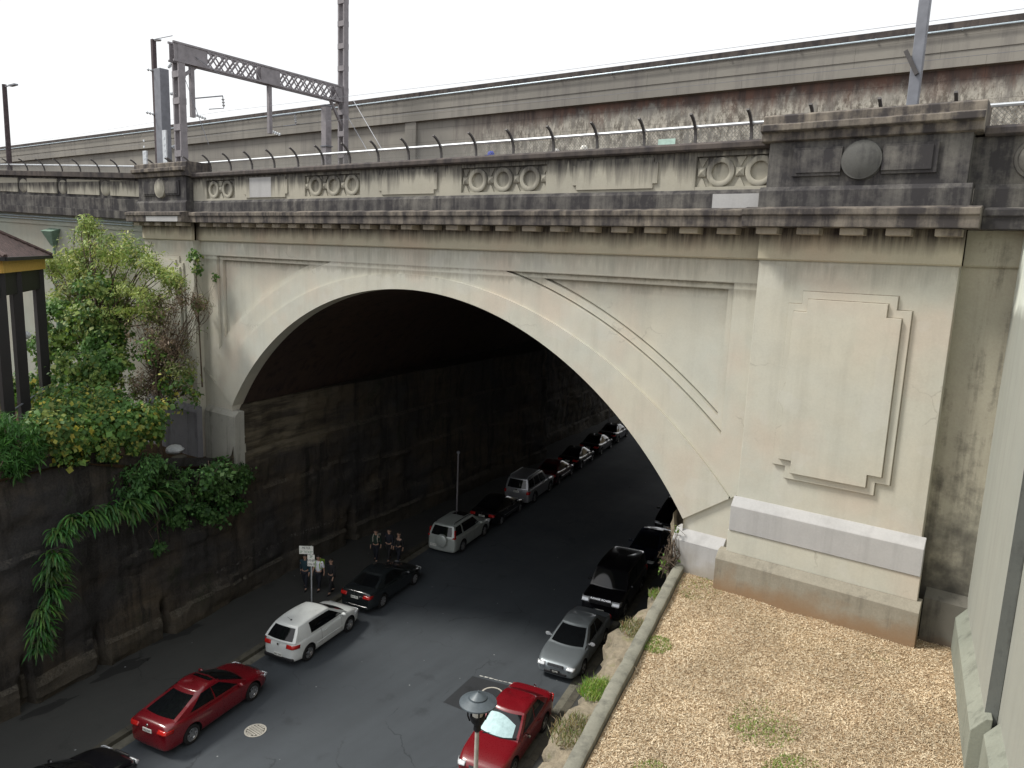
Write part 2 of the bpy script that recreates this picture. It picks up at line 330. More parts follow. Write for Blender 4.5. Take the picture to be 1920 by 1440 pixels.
def attrmat(name, rough=.6, trans=0., spec=.3, boost=1.0):
    t = NT(name); a = t.n.new('ShaderNodeAttribute'); a.attribute_name = 'Col'
    col = a.outputs['Color']
    t.fin(col, rough, 0, spec)
    if trans:
        tr = t.n.new('ShaderNodeBsdfTranslucent'); t.L.new(t.mix(1., col, (1.,1.1,.5), 'MULTIPLY'), tr.inputs['Color'])
        mxs = t.n.new('ShaderNodeMixShader'); mxs.inputs[0].default_value = trans
        t.L.new(t.b.outputs[0], mxs.inputs[1]); t.L.new(tr.outputs[0], mxs.inputs[2]); t.L.new(mxs.outputs[0], t.n['Material Output'].inputs['Surface'])
    return t.mat
m_leaf = attrmat('leaves', .55, .3, .3); m_chip = attrmat('wood_chips', .9, 0, .1)
m_bark = plain('bark', (.09,.065,.045), .9, var=.4, scale=12)
m_steel = plain('grey_painted_steel', (.25,.235,.25), .6, 0, .4, var=.2, scale=3)
m_steel2 = plain('blue_grey_steel', (.21,.22,.25), .5, .2, .4, var=.15, scale=3)
m_rust = plain('rusty_steel', (.065,.048,.052), .8, var=.35, scale=6)
m_galv = plain('galvanised_steel', (.62,.65,.68), .4, .5, .5, var=.1)
m_post = plain('weathered_fence_steel', (.085,.08,.08), .6, .2, .4)
m_mesh = plain('mesh_wire', (.22,.22,.21), .5, .4)
m_pipe = plain('pale_pipe', (.55,.65,.72), .35, .2)
m_black = plain('black_metal', (.012,.012,.014), .4, .1)
m_lampcap = plain('lamp_cap_enamel', (.085,.105,.12), .45, .1, .5)
m_porc = plain('white_glass_diffuser', (.75,.73,.66), .3)
m_dial = plain('pale_pole_paint', (.45,.43,.38), .5)
m_tile = plain('roof_tile', (.085,.055,.050), .8, var=.5, scale=5)
m_yell = plain('ochre_fascia', (.52,.33,.07), .6, var=.12)
m_darkwood = plain('dark_stained_timber', (.012,.011,.012), .6)
m_glass = plain('dark_car_glass', (.006,.007,.008), .04, 0, .6, coat=None, var=.1)
m_tyre = plain('tyre_rubber', (.012,.012,.013), .8)
m_rim = plain('alloy_wheel', (.55,.56,.58), .3, .85)
m_chrome = plain('chrome', (.75,.76,.78), .12, 1.)
m_plastic = plain('black_plastic', (.014,.014,.016), .5)
m_tail = plain('red_lamp_lens', (.45,.015,.012), .15, 0, .6)
m_head = plain('clear_lamp_lens', (.72,.75,.78), .1, .3, .7)
m_plate = plain('number_plate_white', (.75,.76,.72), .5, var=.05)
m_platedk = plain('plate_lettering', (.02,.03,.03), .6)
m_plateblk = plain('number_plate_black', (.015,.015,.017), .5)
m_bag = plain('rubbish_bag_plastic', (.55,.58,.60), .4)
m_green = plain('verdigris_metal', (.14,.22,.17), .6, var=.25)

# ================================================================== GROUND
SL = -.2                                      # the sunken street runs 11 degrees off square to the bridge: x = x0 - 0.2 y
def ly(x0, y): return x0 + SL*y
def ribbon(name, xa, xb, z, y0, y1, mat, step=4., kind='structure'):
    b = MB(); n = int((y1-y0)/step)+1; ys = [y0+(y1-y0)*i/n for i in range(n+1)]
    b.grid([[(ly(xa, y), y, z), (ly((xa+xb)/2, y), y, z), (ly(xb, y), y, z)] for y in ys])
    return tag(b.build(name, mat, recalc=True), kind=kind)
g = MB(); g.add([(-900,-900,-.05),(900,-900,-.05),(900,900,-.05),(-900,900,-.05)], [(0,1,2,3)])
tag(g.build('ground', m_soil), kind='structure')
ribbon('road', -20.5, -8.05, 0, -12, 150, m_road)
ribbon('gutter', -20.5, -20.12, .005, -12, 150, m_gutter)
ribbon('gutter', -8.4, -8.05, .005, -12, 150, m_gutter)
def kerbrun(x0, x1):
    b = MB(); ys = [-12+1.2*i for i in range(136)]
    for a, c in zip(ys[:-1], ys[1:]):
        c -= .012
        b.add([(ly(x0,a),a,-.05),(ly(x1,a),a,-.05),(ly(x1,c),c,-.05),(ly(x0,c),c,-.05),(ly(x0,a),a,.15),(ly(x1,a),a,.15),(ly(x1,c),c,.15),(ly(x0,c),c,.15)],
              [(0,3,2,1),(4,5,6,7),(0,1,5,4),(1,2,6,5),(2,3,7,6),(3,0,4,7)])
    tag(b.build('kerb', m_kerb), kind='structure')
kerbrun(-20.78, -20.5); kerbrun(-8.05, -7.77)
ribbon('pavement', -26.5, -20.78, .14, -12, 150, m_path)
ribbon('pavement', -7.77, -2.5, .14, -12, 150, m_path)
def sheet(name, pts, z, mat):
    b = MB(); b.add([(x,y,z) for x,y in pts], [tuple(range(len(pts)))]); return tag(b.build(name, mat), kind='structure')
sheet('road_patch', [(-15.9,18.7),(-16.15,20.7),(-14.6,21.1),(-14.1,20.6),(-13.9,18.9)], .004, m_patchroad)
b = MB()
for i in range(9):
    x = -15.95+i*.19; y = 20.86+i*.055; wd = random.uniform(.04,.09)
    b.add([(x,y,0),(x+random.uniform(.1,.19),y+.04,0),(x+.17,y+.04+wd,0),(x+.01,y+wd,0)], [(0,1,2,3)])
o = b.build('road_marking', m_white); o.location.z = .008; tag(o, kind='structure')
def blob(cx, cy, rx, ry, seed, n=60):
    return [(cx+rx*math.cos(a)*(1+.8*noise.noise((math.cos(a)*1.9+seed, math.sin(a)*1.3, 0))), cy+ry*math.sin(a)*(1+.8*noise.noise((math.cos(a)*1.9, math.sin(a)*1.3+seed, 3)))) for a in [2*math.pi*k/n for k in range(n)]]
for i, (x, y, rx, ry) in enumerate([(-26.5,12.6,.5,.9),(-27.35,15.2,.4,1.0),(-26.0,9.6,.35,.8)]):  # darker sheets on the pavement near the foot of the rock
    sheet('dark_patch', blob(x, y, rx*.8, ry, i*3.1), .144+.001*i, m_darkpath)
def cover(loc, r, label, ring):
    t = thing('manhole_cover', label, 'manhole cover', (*loc, 0))
    b = MB(); b.lathe([(0,.012),(r*.84,.012),(r*.84,.004)], 28, (loc[0],loc[1],0))
    b.build('cover_plate', m_kerb if not ring else m_patchroad, t)
    b = MB(); b.lathe([(r*.85,.004),(r*.85,.014),(r,.014),(r,.004)], 28, (loc[0],loc[1],0)); b.build('rim', m_dial, t)
    b = MB()
    if not ring:
        for i in range(-3,4):
            for j in range(-3,4):
                if math.hypot(i,j) < 3.3: b.bx((loc[0]+i*r*.24, loc[1]+j*r*.24, .0155), (r*.19, r*.19, .007))
        b.build('tread_block', m_dial, t)
cover((-19.7,13.5), .36, 'pale round manhole cover with a chequered top in the bare road', False)
cover((-14.85,20.25), .42, 'dark manhole cover with a pale rim in the asphalt patch', True)

# ================================================================== ROCK CUTTING
def fbm(x, y, z, o=5): return noise.fractal(Vector((x,y,z)), 1., 2.1, o)
def interp(x, xs, vs): return float(np.interp(x, xs, vs))
def rock_left():
    ys = np.arange(-6, 92, .14); P = []
    for y in ys:
        x0 = interp(y, [-6,22,27,33,41,48.5,50.5,67,92], [ly(-24.6,-6),ly(-24.6,22),-29.45,-30.,-30.7,-31.1,-33.2,-35.2,-39.5])
        top = interp(y, [-6,8,11.6,14.9,18.6,19.4,50,92], [8.9,8.75,8.6,7.65,6.75,8.98,8.98,10.5])
        row = []; nz_ = 66
        for k in range(nz_+1):
            z = top*k/nz_
            st = noise.cell(Vector((y*.22+.3*round(z/.55), 0, round(z/.55)*1.7)))-.5      # joint blocks in courses
            d = .16*fbm(y*.35, z*.9, 1.3)+.035*fbm(y*.4, z*2.2, 21.) + .22*fbm(y*.16, z*.16, 7.7) + .045*st + .05*fbm(y*1.9, z*2.4, 4.)
            if z < 1.02+.15*fbm(y*.5,1,2): d += .13+.05*fbm(y*.8, 0, 9.)
            lz = 5.3 + .9*fbm(y*.12, 2.2, 0) - .035*(y-9)
            if z > lz: d -= .11+.05*fbm(y*.5,0,3)
            lz2 = 3.4+.7*fbm(y*.1,8.2,0)-.05*(y-9)
            if z > lz2: d -= .05
            if z > 6.7 and y > 19: d -= .18
            for ny, wd, h in ((9.3,.26,2.1),(12.0,.24,2.0),(14.8,.22,1.8),(26.5,.4,2.2)):     # hollows worn at the foot
                q = 1-((y-ny)/wd)**2 - (z/h)**2*.9
                if q > 0: d -= .5*min(1, q*1.6)
            if 18.7 < y < 19.5 : d = min(d, .04) if z > 5.8 else d
            row.append((x0+d-.02*z*(y < 19), y, z))
        P.append(row)
    b = MB(); b.grid(P)
    for i, y in enumerate(ys[:-1]):            # top and back so the mass is closed
        a, c = P[i][-1], P[i+1][-1]
        if y >= 19.2: b.add([a, c, (-75,c[1],c[2]), (-75,a[1],a[2])], [(0,1,2,3)])
    return tag(b.build('rock_face', m_rock, smooth=35), kind='structure')
rock_left()
def ledge():                                    # planted shelf on top of the left cutting
    P = []
    for y in np.arange(-6, 19.3, .4):
        top = interp(y, [-6,8,11.6,14.9,18.6,19.4], [8.9,8.75,8.6,7.65,6.75,6.6])
        row = [(ly(-24.6,y)-.02*top+.12, y, top-.35)]
        for k in range(36):
            x = ly(-24.6,y)-.1-k*1.1
            row.append((x, y, top-.45+.12*fbm(x*.5,y*.5,3)))
        P.append(row)
    b = MB(); b.grid(P); tag(b.build('soil_ledge', m_soil, smooth=60), kind='structure')
ledge()
CI = lambda y: -3.12-.222*y                     # inner edge of the garden coping
def rock_right():
    P = []
    for y in np.arange(-4, 92, .16):
        row = []
        xo = CI(min(y,19.1))-.30 if y < 19.1 else -7.85-.2*(y-19.)
        for k in range(53):
            z = 7.32*k/52 if y < 19.1 else 9.0*k/52
            u = k/52
            xf = -4.35+SL*y if y < 60 else ly(-4.35,60)-.2*(y-60)
            x = xf+(xo-xf)*u**.6 if y < 19.1 else xf+(xo-xf)*min(1,u*1.5)
            bulge = -.62*math.exp(-((u-.92)/.16)**2)*max(.62,.85+1.1*fbm(y*1.1,1,2))*min(1,max(.35,(19.5-y)/5))-.10*abs(fbm(y*2.6,z*2.,7))+.10*fbm(y*3.3,z*3.1,17,4)+.03*(noise.cell(Vector((y*2.3,z*2.6,9)))-.5) if y < 17.6 else 0
            blk = noise.cell(Vector((y*1.1, z*1.6, 5)))-.5
            x += bulge+.20*fbm(y*1.1, z*1.3, 12)*(1 if u < .98 else .2)+.07*blk*(u<.97)
            row.append((x, y, z))
        if y < 19.1: row += [(row[-1][0]*.55+(xo+.08)*.45, y, 7.36+.10*fbm(y*2.1,3,8)), (xo+.08, y, 7.34+.08*fbm(y*1.7,5,2))]
        else: row += [row[-1], row[-1]]
        P.append(row)
    b = MB(); b.grid(P); tag(b.build('rock_face', rocklight, smooth=30), kind='structure')
def rl():
    t = NT('weathered_sandstone'); a = t.noise(1.2, 8, .7); b_ = t.noise(9, 7, .75); zz = t.z()
    c = t.mix(t.ramp(a, [(.4,0.),(.62,1.)]), (.30,.25,.18), (.17,.15,.11)); c = t.mix(.35, c, t.ramp(b_, [(.3,(.05,.045,.035)),(.72,(.48,.42,.32))]))
    c = t.mix(t.math('MULTIPLY', t.ramp(t.noise(1.7,6,.7,loc=(7,2,2)), [(.56,0.),(.66,1.)]), .7), c, (.14,.15,.05))
    t.bump(b_, .8, .05); return t.fin(c, .9, 0, .15)
rocklight = rl(); rock_right()

# ---- mulch bed
MZ = 7.55
def mulch_z(x, y): return MZ+.05*fbm(x*.6,y*.6,1)+.10*min(1, max(0,(14-y)/10))
def mulch():
    P = []
    for y in np.arange(-3, 19.15, .22):
        xa, xb = CI(y)+.02, 2.6-.138*y-.02+.0
        P.append([(xa+(xb-xa)*k/34, y, mulch_z(xa+(xb-xa)*k/34, y)) for k in range(35)])
    b = MB(); b.grid(P); tag(b.build('mulch', m_mulch, smooth=180), kind='structure')
    n = 190000
    ys = 19.0-(RNG.random(n)**.8)*13.5; u = RNG.random(n); xa = CI(ys)+.05; xb = 2.5-.138*ys; xs = xa+(xb-xa)*u
    zs = np.array([mulch_z(x,y) for x,y in zip(xs,ys)])
    L = RNG.uniform(.012,.034,n); Wd = RNG.uniform(.0035,.0075,n); big = RNG.random(n) < .012; L[big] *= 2.2; Wd[big] *= 1.3
    th = RNG.uniform(0,math.pi,n); tl = RNG.normal(0,.35,n); ro = RNG.normal(0,.5,n)
    d = np.stack([np.cos(th)*np.cos(tl),np.sin(th)*np.cos(tl),np.sin(tl)],1); s_ = np.stack([-np.sin(th)*np.cos(ro),np.cos(th)*np.cos(ro),np.sin(ro)],1)
    c = np.stack([xs,ys,zs+.012+np.abs(np.sin(tl))*L*.5],1)
    V = np.stack([c-d*L[:,None]-s_*Wd[:,None], c+d*L[:,None]-s_*Wd[:,None], c+d*L[:,None]+s_*Wd[:,None], c-d*L[:,None]+s_*Wd[:,None]],1).reshape(-1,3)
    pal = np.array([(.61,.50,.35),(.50,.385,.25),(.69,.59,.43),(.39,.285,.175),(.20,.135,.08),(.57,.46,.32)]); k = RNG.choice(6,n,p=[.25,.2,.2,.15,.08,.12])
    drift = np.array([noise.noise(Vector((x*.55,y*.55,2)))+.5*noise.noise(Vector((x*1.7,y*1.7,6))) for x,y in zip(xs,ys)])[:,None]
    colr = pal[k]*RNG.uniform(.8,1.15,(n,1))*(1+.30*drift)
    leafmesh('mulch_chips', V, colr, m_chip, None, kind='stuff')
def leafmesh(name, V, colr, mat, parent, kind=None, label=None, cat=None, group=None, quad=4):
    V = np.asarray(V, np.float32); n = len(V)//quad
    if parent is not None:
        inv = np.array(wm(parent).inverted()); V = V@inv[:3,:3].T+inv[:3,3]
    me = bpy.data.meshes.new(name); me.vertices.add(len(V)); me.vertices.foreach_set('co', V.astype(np.float32).ravel())
    me.loops.add(n*quad); me.loops.foreach_set('vertex_index', np.arange(n*quad, dtype=np.int32))
    me.polygons.add(n); me.polygons.foreach_set('loop_start', np.arange(0,n*quad,quad,dtype=np.int32))
    at = me.color_attributes.new('Col', 'FLOAT_COLOR', 'POINT')
    at.data.foreach_set('color', np.repeat(np.concatenate([np.clip(colr,0,1), np.ones((n,1))],1), quad, 0).astype(np.float32).ravel())
    me.materials.append(mat); me.update(); me.validate()
    o = bpy.data.objects.new(name, me); COL.objects.link(o); o.parent = parent
    return tag(o, label, cat, group, kind)
mulch()
# ---- coping that edges the bed
t = thing('garden_wall', 'low lichened concrete edging wall between the wood chips and the drop to the street', 'garden wall', (CI(9), 9, MZ))
b = MB(); ys = np.arange(-3, 19.0, .3)
P = []
for y in ys:
    e = .045*fbm(y*1.7, 3, 3); x = CI(y); zt = 7.74+.02*fbm(y*.7,0,1)
    P.append([(x,y,7.2),(x+e*.5,y,zt-.03),(x-.04,y,zt),(x-.22+e,y,zt),(x-.27+e,y,zt-.03),(x-.29+e,y,6.6)])
b.grid(P); b.build('coping', concrete('lichened_concrete', (.29,.28,.23), (.20,.20,.165), streak=0, grime=.40, grime_shade_col=(.095,.095,.08), fine=.4), t, smooth=40)

# ================================================================== ARCH BRIDGE
FY = 19.0; CX = -18.17; RI = 12.76; CZI = 1.99
br = thing('arch_bridge', 'old cream concrete arch railway bridge spanning the sunken street', 'bridge', (CX, FY, 0))
def arc(x, top, r): return top-r+math.sqrt(max(0, r*r-(x-CX)**2)) if abs(x-CX) < r else -99
XL, XR = -31.2, -5.95
def zs_at(x):
    zb = 5.6 if x < CX else 7.2
    ins = -28.84 < x < -7.50
    zi = arc(x, 14.75, RI) if ins else zb
    if x < -28.84: zj = min(8.99+(-28.84-x)*.70, 16.2)
    elif x > -7.5: zj = min(8.99+(x+7.5)*.70, 16.2)
    else: zj = zi
    za = max(zj, min(arc(x, 15.28, 15.86), 15.5))
    if abs(x-CX) > 11.9: za = zj
    zo = min(15.57, max(za, arc(x, 16.08, 16.83)))
    zi2 = min(15.57, max(zo+.045, arc(x, 16.32, 17.02)))
    zt = max(15.40, zi2)
    g = .045
    return [zi, zj, za, zo, min(15.57, zo+g), zi2, min(max(zt, zi2), zi2+g), zt, 15.57, 16.2]
def dep_at(x):
    pan = (-29.8 < x < CX-4.1) or (CX+4.1 < x < -6.66); inn = (-29.52 < x < CX-5.2) or (CX+5.2 < x < -6.84)
    base = [FY, FY-.08, FY, FY, FY, FY, FY, FY, FY]
    if pan:
        base[3] = FY+.25; base[4] = base[5] = base[6] = base[7] = FY+.11
        if x < -29.76 or x > -6.70: base[4] = base[5] = base[6] = base[7] = FY+.25
    if inn:
        base[5] = FY+.34; base[6] = FY+.24
        if x < -29.48 or x > -6.88: base[6] = FY+.34
    return base
xs = sorted(set([XL,-29.76,-29.48,-6.70,-6.88,-29.8,-29.52,-28.84,-7.5,-6.84,-6.66,XR,CX-4.1,CX+4.1,CX-5.2,CX+5.2,CX-11.9,CX+11.9]+[XL+(XR-XL)*i/200 for i in range(201)]+[-28.84+.02*i*i for i in range(8)]+[-7.5-.02*i*i for i in range(8)]))
wallb = MB(); prev = None
for a, c in zip(xs[:-1], xs[1:]):
    if c-a < 1e-6: continue
    e = 1e-5; za, zc = zs_at(a+e), zs_at(c-e); dp = dep_at((a+c)/2)
    for k in range(9):
        if za[k+1]-za[k] < 1e-5 and zc[k+1]-zc[k] < 1e-5: continue
        wallb.add([(a,dp[k],za[k]),(c,dp[k],zc[k]),(c,dp[k],zc[k+1]),(a,dp[k],za[k+1])], [(0,1,2,3)])
    for k in range(8):
        if abs(dp[k]-dp[k+1]) > 1e-6: wallb.add([(a,dp[k],za[k+1]),(c,dp[k],zc[k+1]),(c,dp[k+1],zc[k+1]),(a,dp[k+1],za[k+1])], [(0,1,2,3)])
    if prev:
        for k in range(9):
            if abs(prev[k]-dp[k]) > 1e-6 and za[k+1]-za[k] > 1e-4: wallb.add([(a,prev[k],za[k]),(a,dp[k],za[k]),(a,dp[k],za[k+1]),(a,prev[k],za[k+1])], [(0,1,2,3)])
    prev = dp
wallb.build('arch_wall', m_arch, br, recalc=False)
# soffit and barrel of the vault
prof = [(-28.55,5.6),(-28.84,8.99)]+[(CX+RI*math.cos(a), CZI+RI*math.sin(a)) for a in np.linspace(math.radians(180-33.25), math.radians(33.25), 64)]+[(-7.5,8.99),(-7.5,7.2)]
b = MB(); b.grid([[(x+SL*(y-FY), y, z) for x, z in prof] for y in (FY-.079, FY+.55)]); b.build('soffit', m_face, br, smooth=40)
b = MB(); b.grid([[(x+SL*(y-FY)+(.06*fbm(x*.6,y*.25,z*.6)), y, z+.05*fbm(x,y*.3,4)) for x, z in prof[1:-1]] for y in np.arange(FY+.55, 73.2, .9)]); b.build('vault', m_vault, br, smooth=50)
b = MB(); b.box(-75,40, 73.0,73.5, 11.5,17.3); b.box(-75,-39.2,73.0,73.5,6,11.5); b.box(-18.2,40,73,73.5,0,11.5); b.build('rear_wall', m_wing, br)
b = MB(); b.box(-75,45, FY+.45,73.2, 16.7,17.4); b.box(-75,45,19.4,73.2,17.4,17.55); b.box(-60,6,19.36,19.9,15.9,16.75); b.box(-75,-74.5,19.9,73,4,16.75); b.build('deck', m_soil, br)
# legs at the springing: plinth blocks
b = MB(); b.profx([(19.3,8.55),(18.72,8.42),(18.72,7.1),(19.3,7.1)], -7.68, -6.26); b.profx([(19.3,8.70),(18.99,8.70),(18.72,8.43),(19.3,8.43)], -7.68, -6.26)
b.build('springer_block', m_patch, br)
b = MB(); b.profx([(19.25,8.78),(18.985,8.78),(18.78,8.55),(18.78,5.4),(19.25,5.4)], -30.75, -28.42); b.build('springer_block', concrete('stained_springer_concrete', (.40,.39,.34), (.30,.30,.27), streak=.7, grime=.22, grime_shade_col=(.12,.115,.105), fine=.2), br)
# frieze, cornice, dentils, plinth course
def moulding(xa, xb, y, sfx_left=False):
    pass
def course(name, prof, x0, x1, mat, parent=br, dy=0):
    b = MB(); b.profx([(y+dy,z) for y,z in prof], x0, x1); return b.build(name, mat, parent, bevel=.012)
PF = [(19.05,16.18),(18.93,16.18),(18.90,16.22),(18.90,16.96),(19.05,16.96)]
PC = [(19.05,16.955),(18.30,16.955),(18.30,17.20),(18.25,17.23),(18.25,17.36),(18.60,17.43),(19.05,17.43)]
PP = [(19.05,17.425),(18.66,17.425),(18.66,17.80),(18.73,17.90),(19.05,17.90)]
PK = [(18.62,18.86),(18.56,18.90),(18.56,19.02),(18.66,19.08),(19.38,19.08),(19.44,19.02),(19.44,18.86)]
course("frieze", PF, -31.2, -6.0, m_frieze)
cor = course("cornice", PC, -31.2, -6.1, m_corona)
course("plinth_course", PP, -31.2, -5.95, m_grime)
course("coping", PK, -31.2, -5.9, m_cop)
for i in range(24):
    x = -30.25+i*1.008; 
    if x > -6.5: break
    b = MB(); b.box(x, x+.5, 18.50, 18.92, 16.79, 16.952); b.build('dentil', m_dentil, cor, bevel=.015)
# parapet with ring panels and plates
rings = [(-30.05,-28.0,2,-29.05),(-23.5,-20.45,3,-21.9),(-15.75,-12.5,3,-14.1),(-7.85,-5.95,2,-6.7)]
b = MB(); x = -31.1; y0, y1 = 18.76, 19.34
for xa, xb, n, cx in rings:
    if xa > x: b.box(x, xa, y0, y1, 17.88, 18.87)
    b.box(xa, xb, y0+.10, y1-.003, 17.98, 18.74); b.box(xa, xb, y0, y1, 17.88, 17.98); b.box(xa, xb, y0, y1, 18.74, 18.87); x = xb
if x < -5.95: b.box(x, -5.95, y0, y1, 17.88, 18.87)
par = b.build('parapet', m_para, br, bevel=.008)
XZ = Matrix.Rotation(R(90), 4, 'X')
def ringbm(x, z, ro=.36, ri=.235, y=18.86, d=.09):
    b = MB(); b.lathe([(ri,0),(ri,d),(ri+.03,d+.012),(ro-.03,d+.012),(ro,d),(ro,0)], 32, (x,y,z), XZ); return b
for xa, xb, n, cx in rings:
    sp = 1.0
    for k in range(n):
        ringbm(cx+(k-(n-1)/2)*sp, 18.35).build('ring', m_para, par, smooth=40)
    for k in range(n+1):
        xq = cx+(k-n/2)*sp
        if xq-.1 < xa or xq+.1 > xb: continue
        b = MB(); q = .105
        b.add([(xq-q,18.86,18.35-q),(xq+q,18.86,18.35-q),(xq+q,18.86,18.35+q),(xq-q,18.86,18.35+q),(xq-q,18.80,18.35-q),(xq+q,18.80,18.35-q),(xq+q,18.80,18.35+q),(xq-q,18.80,18.35+q),(xq,18.74,18.35)],
              [(0,1,5,4),(1,2,6,5),(2,3,7,6),(3,0,4,7),(4,5,8),(5,6,8),(6,7,8),(7,4,8)])
        for s_ in (-1,1): b.add([(xq-.13,18.82,18.35+s_*.36),(xq+.13,18.82,18.35+s_*.36),(xq,18.82,18.35+s_*.12),(xq-.13,18.86,18.35+s_*.36),(xq+.13,18.86,18.35+s_*.36),(xq,18.86,18.35+s_*.12)], [(0,1,2),(0,3,4,1),(1,4,5,2),(2,5,3,0)])
        b.build('diamond_block', m_para, par)
def notched(x0, x1, z0, z1, n):
    return [(x0+n,z0),(x1-n,z0),(x1-n,z0+n),(x1,z0+n),(x1,z1-n),(x1-n,z1-n),(x1-n,z1),(x0+n,z1),(x0+n,z1-n),(x0,z1-n),(x0,z0+n),(x0+n,z0+n)]
for xa, xb, mt in ((-27.3,-24.5,m_patch),(-19.45,-16.75,m_para),(-11.55,-8.9,m_para)):
    b = MB(); b.prism(notched(xa,xb,17.97,18.78,.13), 18.71, 18.77); b.build('plate', m_para, par, bevel=.008)
b = MB(); b.box(-26.9,-25.5,18.705,18.712,17.99,18.76); b.build('repair_patch', m_patch, par)
b = MB(); b.box(-7.3,-6.05,18.652,18.665,17.44,17.79); b.build('repair_patch', m_patch, br)
# piers
m_joint = plain('dark_joint', (.27,.24,.19), .9, var=.3)  # darker strip that outlines each raised panel
def pier(x0, x1, zb, panel, steps, side):
    p = MB(); p.box(x0, x1, 18.62, 19.2, zb+.2, 16.2)
    pr = p.build('pier', m_face, br, bevel=.012)
    yk = -.36
    course('pier_frieze', PF, x0-.03, x1+.03, m_frieze, pr, yk+.01)
    course('pier_cornice', PC, x0-.30, x1+.30, m_corona, pr, yk)
    for k in range(5):
        xx = x0+.0+k*(x1-x0-.5)/4
        b = MB(); b.box(xx, xx+.5, 18.14, 18.56, 16.79, 16.952); b.build('dentil', m_dentil, pr, bevel=.015)
    course('pier_plinth', [(y,z) for y,z in PP], x0-.06, x1+.06, m_grime, pr, yk)
    b = MB(); b.box(x0+.06, x1-.06, 18.42, 19.36, 17.88, 18.93); b.build('pier_parapet', m_grime, pr, bevel=.01)
    xm = (x0+x1)/2
    for sg in (-1, 1):
        b = MB(); b.prism([(xm+sg*.42,18.13),(xm+sg*1.5,18.13),(xm+sg*1.5,18.77),(xm+sg*.42,18.77)][::sg], 18.36, 18.425); b.prism([(xm+sg*.42,18.2),(xm+sg*1.4,18.2),(xm+sg*1.4,18.71),(xm+sg*.42,18.71)][::sg], 18.33, 18.37)
        b.build('raised_panel', m_grime, pr, bevel=.008)
    b = MB(); b.lathe([(0,.16),(.33,.15),(.38,.11),(.42,.11),(.44,.0)], 36, (xm,18.42,18.45), XZ); b.build('disc', m_para if side < 0 else m_dirtdisc, pr, smooth=40)
    b = MB(); b.profx([(18.40,18.925),(18.30,18.95),(18.30,19.12),(18.16,19.16),(18.16,19.30),(18.34,19.34),(18.34,19.52),(18.42,19.56),(19.5,19.56),(19.5,18.925)], x0-.12, x1+.12); b.build('cap', m_corona, pr, bevel=.015)
    for grow, yj in ((.018, 18.613),):
        px0, px1, pz0, pz1 = panel[0][3]; b = MB(); b.prism(notched(px0-grow, px1+grow, pz0-grow, pz1+grow, .31), yj, 18.63); b.build('panel_joint', m_joint, pr)
        px0, px1, pz0, pz1 = panel[1][3]; b = MB(); b.prism(notched(px0-grow, px1+grow, pz0-grow, pz1+grow, .31), panel[0][1]-.006, 18.60); b.build('panel_joint', m_joint, pr)
    for i, (yo, yi, mt, _) in enumerate(panel):
        b = MB(); b.prism(yo, yi, 18.63); b.build('panel', mt, pr, bevel=.006)
    for pf, xa, xb, mt in steps:
        b = MB(); b.profx(pf, xa, xb); b.build('base', mt, pr, bevel=.012)
    return pr
m_dirtdisc = concrete('lichened_disc_concrete', (.125,.125,.118), (.10,.10,.098), streak=.5, grime=.2, fine=.25)
pier(-5.95, -1.66, 7.2,
     [(notched(-5.12,-2.44,10.83,15.47,.31), 18.55, m_face, (-5.12,-2.44,10.83,15.47)), (notched(-4.97,-2.62,11.0,15.29,.31), 18.475, m_face, (-4.97,-2.62,11.0,15.29))],
     [([(18.63,10.08),(18.60,10.08),(18.40,9.86),(18.40,9.2),(18.63,9.2)], -6.02, -1.56, m_patch),
      ([(18.63,9.19),(18.43,9.19),(18.43,8.60),(18.63,8.60)], -6.05, -1.56, m_face),
      ([(18.63,8.62),(18.42,8.60),(18.24,8.40),(18.24,7.2),(18.63,7.2)], -6.25, -1.47, m_old)], 1)
m_basel = concrete('dark_grey_render', (.25,.25,.265), (.18,.18,.20), streak=.7, grime=.25, grime_shade_col=(.09,.09,.10), fine=.2)  # darker render than on the right pier's base
pl = pier(-35.1, -31.0, 5.6,
     [(notched(-34.3,-31.75,10.83,15.47,.31), 18.55, m_face, (-34.3,-31.75,10.83,15.47)), (notched(-34.15,-31.93,11.0,15.29,.31), 18.475, m_face, (-34.15,-31.93,11.0,15.29))],
     [([(18.63,8.72),(18.60,8.72),(18.36,8.46),(18.36,5.6),(18.63,5.6)], -35.2, -30.72, m_basel)], -1)
b = MB(); b.box(-33.6,-31.0,17.935,17.955,16.97,17.19); b.build('repair_patch', m_patch, pl)
b = MB(); b.box(-5.97,-5.72,18.56,18.576,16.24,16.93); b.build('repair_patch', m_patch, br)
# right of the pier: the abutment wall and its parapet
b = MB(); b.box(-1.70, 6, 19.02, 19.6, 7.2, 16.2); ab = b.build('abutment_wall', m_dirty, br)
course('frieze', PF, -1.63, 6, m_dirty, ab, .03); course('cornice', PC, -1.36, 6, m_grime, ab, .12); course('plinth_course', PP, -1.6, 6, m_grime, ab, .06)
b = MB(); b.box(-1.72, 6, 18.80, 19.36, 17.88, 18.87); b.build('parapet', m_grime, ab)
course('coping', PK, -1.54, 6, m_cop, ab, .05)
b = MB(); b.lathe([(0,.07),(.32,.06),(.36,.03),(.36,.05),(.42,.05),(.44,.0)], 36, (-.55,18.80,18.40), XZ); b.build('disc', m_grime, ab, smooth=40)
b = MB(); b.profx([(19.03,8.80),(18.80,8.60),(18.80,7.2),(19.03,7.2)], -1.46, 1); b.build('base', concrete('blackened_base', (.17,.16,.135), (.12,.115,.10), streak=.5, grime=.3, grime_shade_col=(.05,.048,.042), rise=[(7.4,.5,(.15,.09,.05),.6)]), ab)
